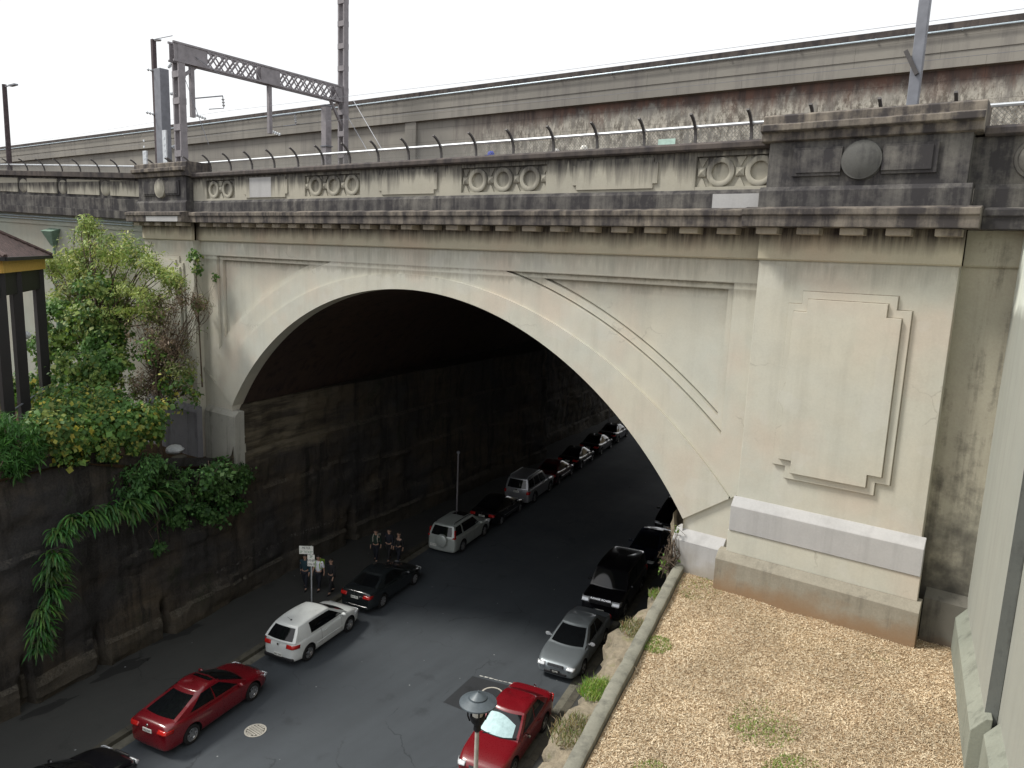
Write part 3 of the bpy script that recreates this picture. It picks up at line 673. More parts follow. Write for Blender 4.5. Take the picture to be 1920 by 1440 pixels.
# left wing: turns nine degrees towards the viewer and climbs slightly
WM = Matrix.Translation((-35.3, 18.95, 0)) @ Matrix.Rotation(R(180+9), 4, 'Z') @ Matrix.Rotation(R(-1.6), 4, 'Y')
def wingbox(b, s0, s1, f, bk, z0, z1):         # s along the wing to the left, f/bk: distance in front of / behind the wing face
    return b.bx(((s0+s1)/2, (f-bk)/2, (z0+z1)/2), (s1-s0, f+bk, z1-z0), WM)
b = MB(); wingbox(b, -.3, 45, 0, .6, 4, 17.05); wg = b.build('wing_wall', m_wing, br)
for nm, s0, s1, f, bk, z0, z1, mt in (('string_course',-.3,45,.07,.02,16.5,16.62,m_wing),('cornice',-.3,45,.50,.02,17.05,17.42,m_grime),('plinth_course',-.3,45,.30,.02,17.42,17.98,m_grime),
        ('parapet',-.3,45,.16,.45,17.98,18.95,m_dirty2 if False else m_grime),('coping',-.3,45,.40,.55,18.95,19.2,m_cop)):
    b = MB(); wingbox(b, s0, s1, f, bk, z0, z1); b.build(nm, mt, wg, bevel=.015)
for k in range(12):
    s0 = 3.3+k*3.35-3.35
    b = MB(); wingbox(b, s0+.42, s0+2.93, .22, -.155, 18.12, 18.85); b.build('raised_panel', m_para, wg, bevel=.01)
    b = MB(); b.lathe([(0,.07),(.28,.06),(.33,.03),(.36,0)], 28, (0,0,0), WM @ Matrix.Translation((s0+3.35,.158,18.46)) @ Matrix.Rotation(R(-90),4,'X')); b.build('disc', m_para, wg, smooth=40)
b = MB(); b.tube([WM @ Vector((1.5,.09,16.90)), WM @ Vector((45,.09,16.90))], .05, 6); b.build('pipe', m_pipe, wg, smooth=60)
b = MB(); b.tube([WM @ Vector((1.5,.09,16.76)), WM @ Vector((45,.09,16.76))], .03, 6); b.build('pipe', m_pipe, wg, smooth=60)

# rainwater hopper on the wing
t = thing('rainwater_hopper', 'green tapered rainwater head with downpipe on the wall behind the tiled shelter', 'rainwater head', tuple(WM @ Vector((7.7,.1,15.2))))
b = MB(); A = [WM @ Vector((7.7+x,y,z)) for x,y,z in ((-.45,.01,16.35),(.45,.01,16.35),(.45,.5,16.2),(-.45,.5,16.2),(-.1,.02,15.45),(.1,.02,15.45),(.1,.2,15.45),(-.1,.2,15.45))]
b.add(A, [(0,1,2,3),(4,5,6,7),(0,1,5,4),(1,2,6,5),(2,3,7,6),(3,0,4,7)]); b.build('hopper_head', m_green, t, bevel=.01)
b = MB(); b.tube([WM @ Vector((7.7,.11,15.47)), WM @ Vector((7.7,.11,8))], .07, 8); b.build('downpipe', m_green, t, smooth=60)

# ================================================================== RETAINING WALL ON THE RIGHT
C0 = Vector((-.62, 18.97, 0)); DW = Vector((.138, -1, 0)).normalized(); NW = Vector((-1, -.138, 0)).normalized()
RM = Matrix(((DW.x, NW.x, 0, C0.x), (DW.y, NW.y, 0, C0.y), (0, 0, 1, 0), (0, 0, 0, 1)))     # local x: towards the viewer, y: out of the wall face
rw = thing('retaining_wall', 'pale green tinted concrete side wall with a pilaster beside the wood chips', 'retaining wall', (-.62, 18.97, MZ))
b = MB(); b.bx((9.8,-.45,12.6), (20.8,.5,10.8), RM); b.build('wall', m_side, rw)
b = MB(); b.bx((2.28,-.1,13.4), (4.76,.2,12.0), RM); b.build('pilaster', m_side, rw, bevel=.015)
m_pilend = concrete('dark_streaked_concrete', (.17,.18,.17), (.13,.14,.135), streak=.6, grime=.3, grime_shade_col=(.06,.06,.06))
b = MB(); b.bx((4.668,-.095,13.4), (.02,.19,11.9), RM); b.build('pilaster_end', m_pilend, rw)  # thin plate of darker concrete over the pilaster's end face
def rprof(pf, a, c, name, mt):
    b = MB(); n = len(pf); vs = [RM @ Vector((a,y,z)) for y,z in pf]+[RM @ Vector((c,y,z)) for y,z in pf]
    b.add(vs, [tuple(range(n))[::-1], tuple(range(n,2*n))]+[(i,(i+1)%n,(i+1)%n+n,i+n) for i in range(n)]); return b.build(name, mt, rw, bevel=.015)
m_pl = concrete('green_stained_plinth', (.30,.31,.26), (.24,.26,.22), streak=.5, grime=.22, grime_shade_col=(.09,.095,.08), fine=.25)
rprof([(-.1,8.62),(.0,8.60),(.2,8.32),(.2,7.2),(-.1,7.2)], .05, 4.9, 'plinth', m_pl)
rprof([(-.3,8.62),(-.2,8.60),(.0,8.32),(.0,7.2),(-.3,7.2)], 4.9, 20, 'plinth', m_pl)
rprof([(-.3,14.05),(-.12,14.1),(-.05,14.3),(-.05,14.55),(-.3,14.7)], 4.68, 20, 'string_course', m_corona)

# ================================================================== ABOVE THE BRIDGE
uw = thing('trackside_wall', 'long stained concrete wall rising behind the railway tracks', 'wall', (-30, 34, 17.5))
b = MB(); b.box(-140, 70, 34.25, 35, -.2+17.5, 23.86); b.build('lower_wall', m_upper, uw, world=False) if False else None
def upart(name, x0, x1, y0, y1, z0, z1, mt=None):
    b = MB(); b.box(x0, x1, y0, y1, z0, z1); o = b.build(name, mt or m_upper, None); o.parent = uw; o.location = tuple(-c for c in uw.location); return o
upart('lower_wall', -140, 70, 34.25, 35, 17.3, 23.86)
upart('beam', -140, 70, 34.0, 35.2, 23.84, 24.42); upart('beam', -140, 70, 33.97, 35.2, 24.423, 24.70); upart('beam', -140, 70, 34.0, 35.2, 24.703, 25.22)
upart('capping', -140, 70, 33.92, 35.3, 25.223, 25.46, m_cop)
upart('buttress', -33.2, -32.3, 34.08, 34.3, 17.3, 23.84)
b = MB(); b.tube([(-140,33.86,25.16),(70,33.86,25.16)], .035, 6)
for i in range(70): b.bx((-139+i*3, 33.9, 25.16), (.05,.08,.09))
b.build('pipe', m_pipe, uw, smooth=60)
# mesh fence behind the parapet
fe = thing('mesh_fence', 'curved top anti-climb mesh fence running along the bridge parapet', 'fence', (-20, 19.4, 17.55))
def fpath(s):         # x along the bridge -> (x, y) of the fence foot; follows the wing on the left
    if s > -35.5: return Vector((s, 19.42, 0)), Vector((0,-1,0))
    p = WM @ Vector((-35.5-s, -.55, 0)); return Vector((p.x, p.y, 0)), Vector((0,-1,0))
FZ = lambda s: 0 if s > -35.5 else min(.35,(-35.5-s)*.028)
nb = 0
for i in range(-33, 10):
    s = -14.21+1.5*i; p, o_ = fpath(s); zz = FZ(s)
    pts = [p+Vector((0,0,17.55)), p+Vector((0,0,19.30+zz))]+[p+o_*(.62*(1-math.cos(a)))+Vector((0,0,19.30+zz+.60*math.sin(a))) for a in np.linspace(.15, 1.25, 6)]
    b = MB()
    for q in range(len(pts)-1): b.bar(pts[q], pts[q+1], .05, .07, (1,0,0))
    if i in (-13,-23): 
        for q in range(len(pts)-1): b.bar(pts[q]+Vector((.16,0,0)), pts[q+1]+Vector((.16,0,0)), .07, .08, (1,0,0))
    b.build('post', m_post, fe)
railpts = [fpath(s)[0]+Vector((0,-.05,19.60+FZ(s))) for s in np.linspace(-78, 4, 60)]
b = MB(); b.tube(railpts, .045, 6); b.build('top_rail', m_galv, fe, smooth=60)
b = MB(); c_ = .095
def wirestrip(s0, z0, s1, z1):
    p0, p1 = fpath(s0)[0], fpath(s1)[0]
    b.add([(p0.x,p0.y,z0+FZ(s0)),(p0.x+.016,p0.y,z0+FZ(s0)),(p1.x+.016,p1.y,z1+FZ(s1)),(p1.x,p1.y,z1+FZ(s1))], [(0,1,2,3)])
s = -70.
while s < 4:
    wirestrip(s, 19.0, s+.58, 19.60); wirestrip(s+.58, 19.0, s, 19.60); s += c_
b.build('mesh', m_mesh, fe, recalc=False)

# overhead line gantry across the tracks
gt = thing('overhead_gantry', 'grey steel lattice gantry spanning the railway tracks', 'gantry', (-36, 21.2, 17.55))
def battened(b, x, y, z0, z1, w=.5, d=.34, step=1.25):
    for s_ in (-1,1): b.bx((x+s_*w/2, y, (z0+z1)/2), (.11, d, z1-z0))
    z = z0+.4
    while z < z1: b.bx((x, y-d/2-.012, z), (w+.1, .02, .3)); b.bx((x, y+d/2+.012, z), (w+.1, .02, .3)); z += step
b = MB(); battened(b, -36.05, 21.2, 17.55, 25.6); b.build('column', m_steel, gt)
b = MB(); battened(b, -35.95, 31.6, 17.55, 36, .46); b.build('column', m_steel, gt)
b = MB()
for s_ in (-.22,.22):
    x = -36+s_
    b.bx((x, 26.3, 25.62), (.1,11.0,.09)); b.bx((x, 26.3, 24.78), (.1,11.0,.09))
    y = 22.6
    while y < 31.1:
        if not 25.7 < y < 26.9:
            b.bar((x,y,24.8),(x,y+.62,25.6), .10, .05, (1,0,0)); b.bar((x+.03,y+.62,24.8),(x+.03,y,25.6), .07, .03, (1,0,0))
        y += .62
    for ya, yb in ((20.85,22.6),(25.75,26.95),(30.9,31.75)): b.bx((x, (ya+yb)/2, 25.2), (.03, yb-ya, .9))
b.build('lattice_beam', m_steel, gt)
for p_, q_ in (((-36,21.3,24.1),(-36,22.1,24.75)),((-35.95,31.5,23.4),(-35.95,30.6,24.75))):
    b = MB(); b.bar(p_, q_, .14); b.build('brace', m_steel, gt)
def ins(b, a, d, n=4):
    a = Vector(a); d = Vector(d).normalized()
    b.tube([a, a+d*.08*(2*n)], .02, 5)
    for k in range(n): b.tube([a+d*(.1+.14*k), a+d*(.13+.14*k), a+d*(.2+.14*k)], [.08,.08,.03], 8)
for y, z0, yt in ((21.85,22.3,24.8),(26.4,22.2,24.8)):
    b = MB(); b.bx((-36, y, (z0+yt)/2), (.2,.2,yt-z0)); dp = b.build('drop_post', m_steel, gt)
    b = MB(); b.tube([(-36,y,z0+.9),(-36,y+1.7,z0+1.35)], .035, 6); b.tube([(-36,y+1.7,z0+1.35),(-36,y+1.75,z0+.75),(-36,y+.9,z0+.55)], .025, 6); b.build('registration_arm', m_steel2, dp, smooth=60)
    for pa_, d_, n_ in (((-36,y+.1,z0+.15),(0,.9,-.15),4),((-36,y+1.7,z0+1.3),(0,.1,-1),3)):
        b = MB(); ins(b, pa_, d_, n_); b.build('insulator', m_galv, dp, smooth=40)
for pa_, d_, n_ in (((-36.4,21.2,24.9),(-1,0,-.5),4),((-36.4,21.2,20.9),(-1,0,-.2),3),((-36.2,21.1,23.3),(-1,0,.1),3)):
    b = MB(); ins(b, pa_, d_, n_); b.build('insulator', m_galv, gt, smooth=40)
for p_, q_, r_ in (((-34.9,31.5,24.75),(-31.4,30.5,21.6),.022),((-35.6,31.6,24.0),(-32.5,30.6,21.4),.022),((-36.2,21.3,24.9),(-34.6,21.8,20.9),.015),((-36.0,21.4,25.5),(-35.3,23.,24.5),.015)):
    b = MB(); b.tube([p_, q_], r_, 5); b.build('stay_rod', m_steel2, gt, smooth=60)
# contact wires
for i, (y, z, lab) in enumerate(((23.6,22.9,'nearer contact wire hung over the railway tracks'),(28.2,23.0,'farther contact wire hung over the railway tracks'))):
    b = MB(); b.tube([(-36+20*k,y,z-.25*math.sin(math.pi*((k*20) % 60)/60)) for k in range(-3,5)], .006, 4)
    tag(b.build('overhead_wire', m_steel2), lab, 'overhead wire')
# box post and mast behind the gantry
t = thing('signal_mast', 'thick grey box post carrying a thin brown mast left of the gantry', 'mast', (-39.1, 22, 17.55))
b = MB(); b.bx((-39.05,22,21.25), (.62,.5,7.4)); b.build('box_post', m_steel2, t, bevel=.02)
b = MB(); b.bx((-39.52,21.9,22.0), (.2,.2,8.9)); b.build('mast', m_rust, t)
for pa_, d_, n_ in (((-39.5,21.85,24.9),(-.2,-1,0),2),((-39.5,21.85,22.7),(-.2,-1,.1),3),((-39.4,21.9,26.4),(1,0,-.1),4)):
    b = MB(); ins(b, pa_, d_, n_); b.build('insulator', m_galv, t, smooth=40)
b = MB(); b.bar((-39.7,21.9,26.45),(-37.,21.5,26.2), .03); b.build('crossarm', m_steel2, t)
for i, (x, y, z1, lab) in enumerate(((-38.95,20.9,20.7,'pale galvanised strut beside the thick grey box post'),(-37.0,20.9,21.6,'pale galvanised strut beside the near gantry column'))):
    b = MB(); b.bx((x,y,(17.55+z1)/2), (.34,.08,z1-17.55)); 
    for k in range(12): b.bx((x,y-.045,17.9+k*.3), (.12,.02,.1))
    tag(b.build('strut', m_galv), lab, 'strut')
t = thing('square_post', 'short grey square post standing beside the far gantry column', 'post', (-35.6, 30, 17.55))
b = MB(); b.bx((-35.58,30,20.9), (.42,.42,6.7)); b.build('shaft', m_steel, t, bevel=.02)
b = MB(); b.bx((-35.58,30,22.0), (.55,.5,.06)); b.bx((-35.58,30,24.28), (.5,.48,.06)); b.build('band', m_steel2, t)
t = thing('steel_pole', 'slim square steel pole rising behind the big right hand pier', 'pole', (-3.5, 22, 17.55))
b = MB(); b.bx((-3.5,22,23.4), (.26,.26,11.7)); b.build('shaft', m_steel2, t, bevel=.02)
b = MB(); b.bar((-3.46,21.85,20.95),(-3.78,21.85,21.55), .1, .1); b.build('bracket', m_post, t)
t = thing('lamp_pole', 'dark pole with a short lamp arm at the far left', 'lamp pole', (-58.6, 22, 17.55))
b = MB(); b.tube([(-58.75,22,17.5),(-58.6,22,26.1)], [.19,.15], 8); b.build('pole', m_rust, t, smooth=60)
b = MB(); b.tube([(-58.6,22,25.95),(-57.4,22,25.95)], .04, 6); b.bx((-57.2,22,25.92), (.9,.25,.1)); b.build('lamp_arm', m_steel2, t)
t = thing('floodlight', 'small pale floodlight fixed to the fence at the far left', 'floodlight', tuple(fpath(-49.4)[0]+Vector((0,-.1,19.7))))
p = fpath(-49.4)[0]
b = MB(); b.bx((p.x,p.y-.15,20.25), (.9,.35,.3)); b.bx((p.x-.75,p.y-.15,20.45), (.7,.12,.12)); b.build('lamp_body', m_galv, t, bevel=.05)
b = MB(); b.bar((p.x,p.y,19.6),(p.x,p.y-.1,20.15), .06); b.build('bracket', m_steel, t)
t = thing('track_sign', 'small pale green board tied to the fence mesh near the right hand pier', 'sign', (-9.2, 19.36, 19.1))
b = MB(); b.box(-9.25,-8.75,19.34,19.36,19.12,19.34); b.build('board', plain('pale_green_board', (.45,.62,.55), .5), t)

# ================================================================== CARS
HD = math.atan2(1, SL)                          # heading of the street
HV = Vector((math.cos(HD), math.sin(HD), 0)); RV = Vector((HV.y, -HV.x, 0))
def street(s, lat, z=0.): return HV*s+RV*lat+Vector((0,0,z))
def paint(name, col, metal=.0, rough=.3): 
    return NTpaint(name, col, metal, rough)
def NTpaint(name, col, metal, rough):
    t = NT(name); n = t.noise(2.5, 5, .6); f = t.noise(30, 4, .6)
    c = t.mix(t.math('MULTIPLY', t.ramp(n, [(.45,0.),(.75,1.)]), .25), col, tuple(x*.7+.012 for x in col))
    return t.fin(c, t.ramp(f, [(.3, rough*.8), (.8, rough*1.35)]), metal, .5, .8)
def lerp(a, b, t): return a+(b-a)*t
def make_car(name, label, cat, sp, s, lat, flip=False, group=None):
    """sp: L W H, wheelbase, front overhang, profile of the lower body top (x,z), greenhouse corners, colours and details"""
    L, Wd, H = sp['L'], sp['W'], sp['H']; hw = Wd/2
    c = street(s, lat)
    root = thing(name, label, cat, tuple(c), HD+(math.pi if flip else 0), group)
    pm = sp['paint']; px = [p[0] for p in sp['top']]; pz = [p[1] for p in sp['top']]
    def zt(x): return float(np.interp(x, px, pz))
    bulge = sp.get('box', 0)
    def hwid(x):
        u = (x+L/2)/L; e = .13 if not bulge else .07
        k = 1.
        if u < e: k = 1-sp.get('rround', .13 if not bulge else .07)*(1-u/e)**2
        if u > 1-.17: k = 1-(.19 if not bulge else .10)*((u-.83)/.17)**2
        return hw*k
    st = np.concatenate([[-L/2, -L/2+.03, -L/2+.10], np.linspace(-L/2+.25, L/2-.3, 22), [L/2-.14, L/2-.05, L/2]])
    P = []
    for i, x in enumerate(st):
        t_, w_ = zt(x), hwid(x); zb = .20
        ed = 0
        if i == 0 or i == len(st)-1: ed = .09
        elif i == 1 or i == len(st)-2: ed = .03
        t_ -= ed*.7; w_ -= ed*.8; zb += ed*.9; sh = max(t_-.20, .5)
        half = [(0, t_+.02), (w_*.45, t_+.015), (w_*.78, t_), (w_*.90, t_-.03), (w_*.965, t_-.10), (w_*.985, sh), (w_, lerp(sh,.40,.35)), (w_*.995, .42), (w_*.975, .30), (w_*.93, zb), (w_*.5, zb-.02)]
        sec = half+[(0, zb-.02)]+[(-a, b_) for a, b_ in half[:0:-1]]
        P.append([(x, y, z) for y, z in sec])
    b = MB(); b.grid(P, True); n0 = len(P[0])
    nv = len(b.v); b.f.append(tuple(range(n0))); b.f.append(tuple(range(nv-n0, nv))[::-1]); b.m += [0,0]
    wr = sp.get('wr', .31); fx = L/2-sp['fo']; rx = fx-sp['wb']
    body = b.build('body', [pm, m_plastic], root, world=False, smooth=180)
    cut = MB()
    for x in (fx, rx):
        for sd in (-1,1):
            M = Matrix.Translation((x, sd*hw, wr+.015)) @ Matrix.Rotation(R(90),4,'X')
            cut.lathe([(0,-.24),(wr+.065,-.24),(wr+.065,.3),(0,.3)], 28, (0,0,0), M)
    ob = cut.build('cutter', m_plastic, None, smooth=180)
    ob.matrix_world = wm(root)
    m1 = body.modifiers.new('sub','SUBSURF'); m1.levels = m1.render_levels = 1
    m2 = body.modifiers.new('bool','BOOLEAN'); m2.object = ob; m2.operation = 'DIFFERENCE'; m2.solver = 'EXACT'
    bpy.context.view_layer.update()
    dg = bpy.context.evaluated_depsgraph_get(); me = bpy.data.meshes.new_from_object(body.evaluated_get(dg))
    body.modifiers.clear(); body.data = me; bpy.data.objects.remove(ob)
    me.set_sharp_from_angle(angle=R(38))
    for p in me.polygons: p.use_smooth = True
    # greenhouse
    gh = sp['gh']   # rear base x, rear top x, front top x, front base x, rear base z, front base z, base half width, roof half width
    xr0, xr1, xf1, xf0, zr, zf, wb_, wr_ = gh
    zro, zfo = H-.07-sp.get('rdrop',0), H-.055
    def ring(k):      # k 0 base .. 1 roof edge
        pts = []; kk = k
        w_ = lerp(wb_, wr_, kk); xr = lerp(xr0, xr1, kk); xf = lerp(xf0, xf1, kk); zR = lerp(zr, zro, kk); zF = lerp(zf, zfo, kk)
        side = np.linspace(0, 1, 9); cr_ = np.linspace(-1, 1, 9)
        bow = lerp(.16,.10,kk); rb = lerp(.10,.06,kk)
        def zz(u): return lerp(zR, zF, u)+(.05*math.sin(math.pi*u)*kk)
        def ww(u): return w_*(1-.07*(1-min(1,u*3))**2-.05*(1-min(1,(1-u)*3))**2)+.02*math.sin(math.pi*kk)
        for v in cr_: pts.append((xf+bow*(1-v*v), v*ww(1.), zz(1.)))              # front, right to left
        for u in side[1:-1][::-1]: pts.append((lerp(xr,xf,u), ww(u), zz(u)))
        for v in cr_: pts.append((xr-rb*(1-v*v), -v*ww(0.), zz(0.)))
        for u in side[1:-1]: pts.append((lerp(xr,xf,u), -ww(u), zz(u)))
        return pts
    K = [-.06, 0, .25, .5, .75, .93, 1.]
    rows = [ring(k) for k in K]; top = ring(1.)
    cx = sum(p[0] for p in top)/len(top)
    for sc, dz in ((.965,.022),(.88,.040),(.6,.052),(.3,.056)): rows.append([(cx+(p[0]-cx)*sc, p[1]*sc, p[2]+dz) for p in top])
    b = MB(); b.grid(rows, True); b.f.append(tuple(range(len(b.v)-len(top), len(b.v)))); b.m.append(0)
    from mathutils.bvhtree import BVHTree
    bvh = BVHTree.FromPolygons([Vector(v) for v in b.v], b.f)
    roof = b.build('cabin', pm, root, world=False, smooth=34)
    def S_(k, i):      # point on shell: ring parameter i (float) at height k
        r_ = ring(k); n = len(r_); a = int(math.floor(i)) % n; q = i-math.floor(i)
        return Vector(r_[a]).lerp(Vector(r_[(a+1)%n]), q)
    def pane(nm, i0, i1, k0, k1, ni, off=.010, mt=None, par=None, rnd=.0):
        b = MB(); Pp = []
        for k in np.linspace(k0, k1, 5):
            row = []
            for j, i in enumerate(np.linspace(i0, i1, ni)):
                p = S_(k, i); d = (S_(k, i+.02)-S_(k, i-.02)); uu = S_(min(1,k+.02), i)-S_(k-.02, i); nrm = d.cross(uu).normalized()
                if nrm.dot(p-Vector((cx,0,p.z))) < 0: nrm = -nrm
                row.append(p+nrm*off)
            Pp.append(row)
        b.grid(Pp); return b.build(nm, mt or m_glass, par or root, world=False, smooth=60)
    f = sp.get('frame', .10)
    pane('windscreen', .45, 7.55, .07, .93, 15)
    pane('rear_window', 16.7, 23.3, sp.get('rk', .12), .90, 13)
    if sp.get('sunshade'):  # painted sky reflection: pale pane laid over the windscreen
        o = pane('sunshade', .7, 6.9, .10, .86, 15, .014, plain('pale_sky_reflection', (.42,.58,.60), .25, .3)); me_ = o.data
        base_ = [v_.co.copy() for v_ in me_.vertices]
        for i_, v_ in enumerate(me_.vertices):
            r_, c2 = divmod(i_, 15); u_ = c2/14; h_ = .38+.60*max(0, math.cos((u_-.32)*1.75))
            v_.co = base_[c2].lerp(base_[60+c2], r_/4*h_)
    for a, c_ in sp['win']:                      # fractions along the side, rear 0 .. front 1
        pane('side_window', 8+8*(1-c_), 8+8*(1-a), .10, .88, 9)
        pane('side_window', 24+8*a, 24+8*c_, .10, .88, 9)
    if sp.get('sunroof'):
        a0, a1 = sp['sunroof']; b = MB(); zr_ = H+.004
        q = [[(x, y, bvh.ray_cast(Vector((x,y,3)), Vector((0,0,-1)))[0].z+.006) for y in np.linspace(-.40,.40,7)] for x in np.linspace(a0,a1,6)]
        b.grid(q); b.build('sunroof', m_glass, root, world=False)
    if sp.get('rails'):
        for sd in (-1,1):
            b = MB(); b.tube([(xr1+.15,sd*(wr_-.1),H-.03),(xr1+.22,sd*(wr_-.1),H+.06),(xf1-.35,sd*(wr_-.1),H+.06),(xf1-.25,sd*(wr_-.1),H-.03)], .022, 6); b.build('roof_rail', sp['rails'], root, world=False, smooth=50)
    # wheels
    for x in (fx, rx):
        for sd in (-1,1):
            M = Matrix.Translation((x, sd*(hw-.115), wr)) @ Matrix.Rotation(R(-90*sd),4,'X')
            b = MB(); b.lathe([(wr*.62,-.10),(wr*.93,-.10),(wr,-.06),(wr,.06),(wr*.93,.10),(wr*.66,.10),(wr*.62,.05)], 28, (0,0,0), M)
            wh = b.build('wheel', m_tyre, root, world=False, smooth=40)
            b = MB(); b.lathe([(0,.06),(.06,.075),(.07,.05)], 12, (0,0,0), M); b.lathe([(wr*.60,.085),(wr*.66,.095),(wr*.67,.06),(wr*.56,.02),(0,.0)], 28, (0,0,0), M)
            for q in range(sp.get('spokes', 5)):
                a = 2*math.pi*q/sp.get('spokes', 5)+.3
                for da in (-.1,.1): b.bar(M @ Vector((.05*math.cos(a),.05*math.sin(a),.062)), M @ Vector((wr*.62*math.cos(a+da),wr*.62*math.sin(a+da),.075)), .035, .02, M.to_3x3() @ Vector((0,0,1)))
            b.mi = 1; b.lathe([(0,.012),(wr*.52,.012)], 20, (0,0,0), M)
            b.build('rim', [m_rim, m_plastic], wh, world=False, smooth=40)
    # lamps
    def lampatch(nm, end, y0, y1, z0, z1, mt, wrap=.0):
        for sd in (-1,1):
            Pp = []
            for z in np.linspace(z0, z1, 4):
                row = []
                for y in np.linspace(y0, y1, 7):
                    # march along x to find the body side: use plan taper
                    best = None
                    for x in np.linspace(L/2, L/2-1.0, 60):
                        xx = x if end > 0 else -x
                        if hwid(xx)*.985 >= y and (zt(xx)+.0 >= z): best = xx; break
                    if best is None: best = (L/2-1.)*end
                    row.append((best+end*.018-end*.03*((z-z0)/(z1-z0)), sd*(y+.006), z))
                Pp.append(row)
            b = MB(); b.grid(Pp); o = b.build(nm, mt, root, world=False, smooth=60)
            sol = o.modifiers.new('thick','SOLIDIFY'); sol.thickness = .03; sol.offset = 0
    lf = sp['lamps']; lampatch('headlight', 1, *lf[0], m_head); lampatch('tail_light', -1, *lf[1], m_tail)
    # bumpers, grille, plates
    b = MB(); b.bx((L/2-.005, 0, .33), (.06, Wd*.52, .10)); b.build('air_intake', m_plastic, root, world=False, bevel=.02)
    if sp.get('grille'):
        gw, z0, z1 = sp['grille']; b = MB(); b.bx((L/2-.0-.012*sp.get('gback',1), 0, (z0+z1)/2), (.05, gw, z1-z0))
        gr = b.build('grille', m_plastic, root, world=False, bevel=.02)
        b = MB()
        for k in range(3): b.bx((L/2+.016, 0, lerp(z0,z1,(k+.5)/3)), (.012, gw*.92, .018))
        b.build('grille_bar', m_chrome, gr, world=False)
    if sp.get('lowtrim'):
        b = MB(); b.bx((-L/2+.05, 0, .30), (.16, Wd*.80, .16)); b.build('rear_valance', sp['lowtrim'], root, world=False, bevel=.05)
    for end, zz_, txt, pl_ in ((-1, sp['plz'][0], sp.get('plate','AB 12 CD'), sp.get('plm', m_plate)), (1, sp['plz'][1], sp.get('plate','AB 12 CD'), sp.get('plm', m_plate))):
        xx = end*(L/2+.020); b = MB(); yo = sp.get('ply', 0) if end < 0 else 0
        b.bx((xx, yo, zz_), (.02, .38, .12)); pl_o = b.build('number_plate', pl_, root, world=False)
        Mx = Matrix.Translation((xx+end*.0125, yo, zz_)) @ Matrix.Rotation(R(90*end),4,'Z') @ Matrix.Rotation(R(90),4,'X')
        text_mesh('lettering', txt, .105, m_platedk if pl_ is not m_plateblk else m_plate, pl_o, Mx, .85)
    # badge
    b = MB(); b.lathe([(0,.02),(.045,.02),(.05,.0)], 14, (-L/2-.012, 0, sp['badge']), Matrix.Rotation(R(-90),4,'Y')); b.build('badge', m_chrome, root, world=False, smooth=40)
    # mirrors, handles, seams, sill
    zm = zf+.07; xm = xf0-sp.get('mir', .38)
    for sd in (-1,1):
        wy = float(np.interp(.9,[0,1],[wb_,wr_]))*0+wb_
        b = MB(); Mm = Matrix.Translation((xm, sd*(hw+.06), zm)); b.lathe([(0,-.05),(.07,-.045),(.105,.0),(.09,.05),(0,.06)], 12, (0,0,0), Mm @ Matrix.Diagonal((.8,1.15,.75,1)) @ Matrix.Rotation(R(90),4,'Y'))
        b.bar((xm+.02, sd*(wy-.02), zm-.03), (xm, sd*(hw+.04), zm-.02), .05, .04); b.build('mirror', sp.get('mirm', pm), root, world=False, smooth=60)
        for hx in sp['handles']:
            b = MB(); b.bx((hx, sd*(hw*.992+.012), zr-.16), (.19,.03,.035)); b.build('door_handle', sp.get('hm', pm), root, world=False, bevel=.01)
        for sx in sp['seams']:
            b = MB(); zs_ = np.linspace(.36, zt(sx)-.02, 8)
            pts = []
            for z in zs_:
                w_ = hwid(sx); tt = zt(sx); sh = max(tt-.2,.5)
                yv = float(np.interp(z, [.30,.42,lerp(.40,sh,.65),sh,tt-.10,tt-.03], [w_*.972,w_*.99,w_*.994,w_*.98,w_*.955,w_*.90]))
                pts.append((sx, sd*(yv+.001), z))
            b.tube(pts, .0065, 4); b.build('door_seam', m_plastic, root, world=False)
        if sp.get('strip'):
            b = MB(); b.bx((( fx+rx)/2, sd*(hw*.994+.012), .52), (sp['wb']-.9,.02,.05)); b.build('rub_strip', sp['strip'], root, world=False, bevel=.008)
    if sp.get('wiper'):
        b = MB()
        for y in (-.45, .15): b.bar((xf0+.10,y,zf+.035),(xf0-.06,y+.55,zf+.09), .025, .02)
        b.build('wiper', m_plastic, root, world=False)
    if sp.get('aerial'):
        b = MB(); b.tube([(xr1+.25,0,H),(xr1+.05,0,H+.22)], .006, 5); b.bx((xr1+.26,0,H+.0), (.07,.04,.03)); b.build('aerial', m_plastic, root, world=False)
    if sp.get('spare'):
        y0 = -.08; M = Matrix.Translation((-L/2-.09, y0, .86)) @ Matrix.Rotation(R(-90),4,'Y')
        b = MB(); b.lathe([(0,.13),(.28,.125),(.335,.09),(.345,.0),(.33,-.1),(0,-.1)], 32, (0,0,0), M); b.build('spare_wheel_cover', pm, root, world=False, smooth=40)
    if sp.get('rlamps'):                          # tall lamps on the rear pillars
        pass
    if sp.get('spoiler'):
        b = MB(); b.bx((sp['spoiler'][0],0,sp['spoiler'][1]), (.2,Wd*.78,.03))
        for sd in (-1,1): b.bx((sp['spoiler'][0],sd*Wd*.32,sp['spoiler'][1]-.05), (.12,.05,.09))
        b.build('spoiler', pm, root, world=False, bevel=.012)
    return root
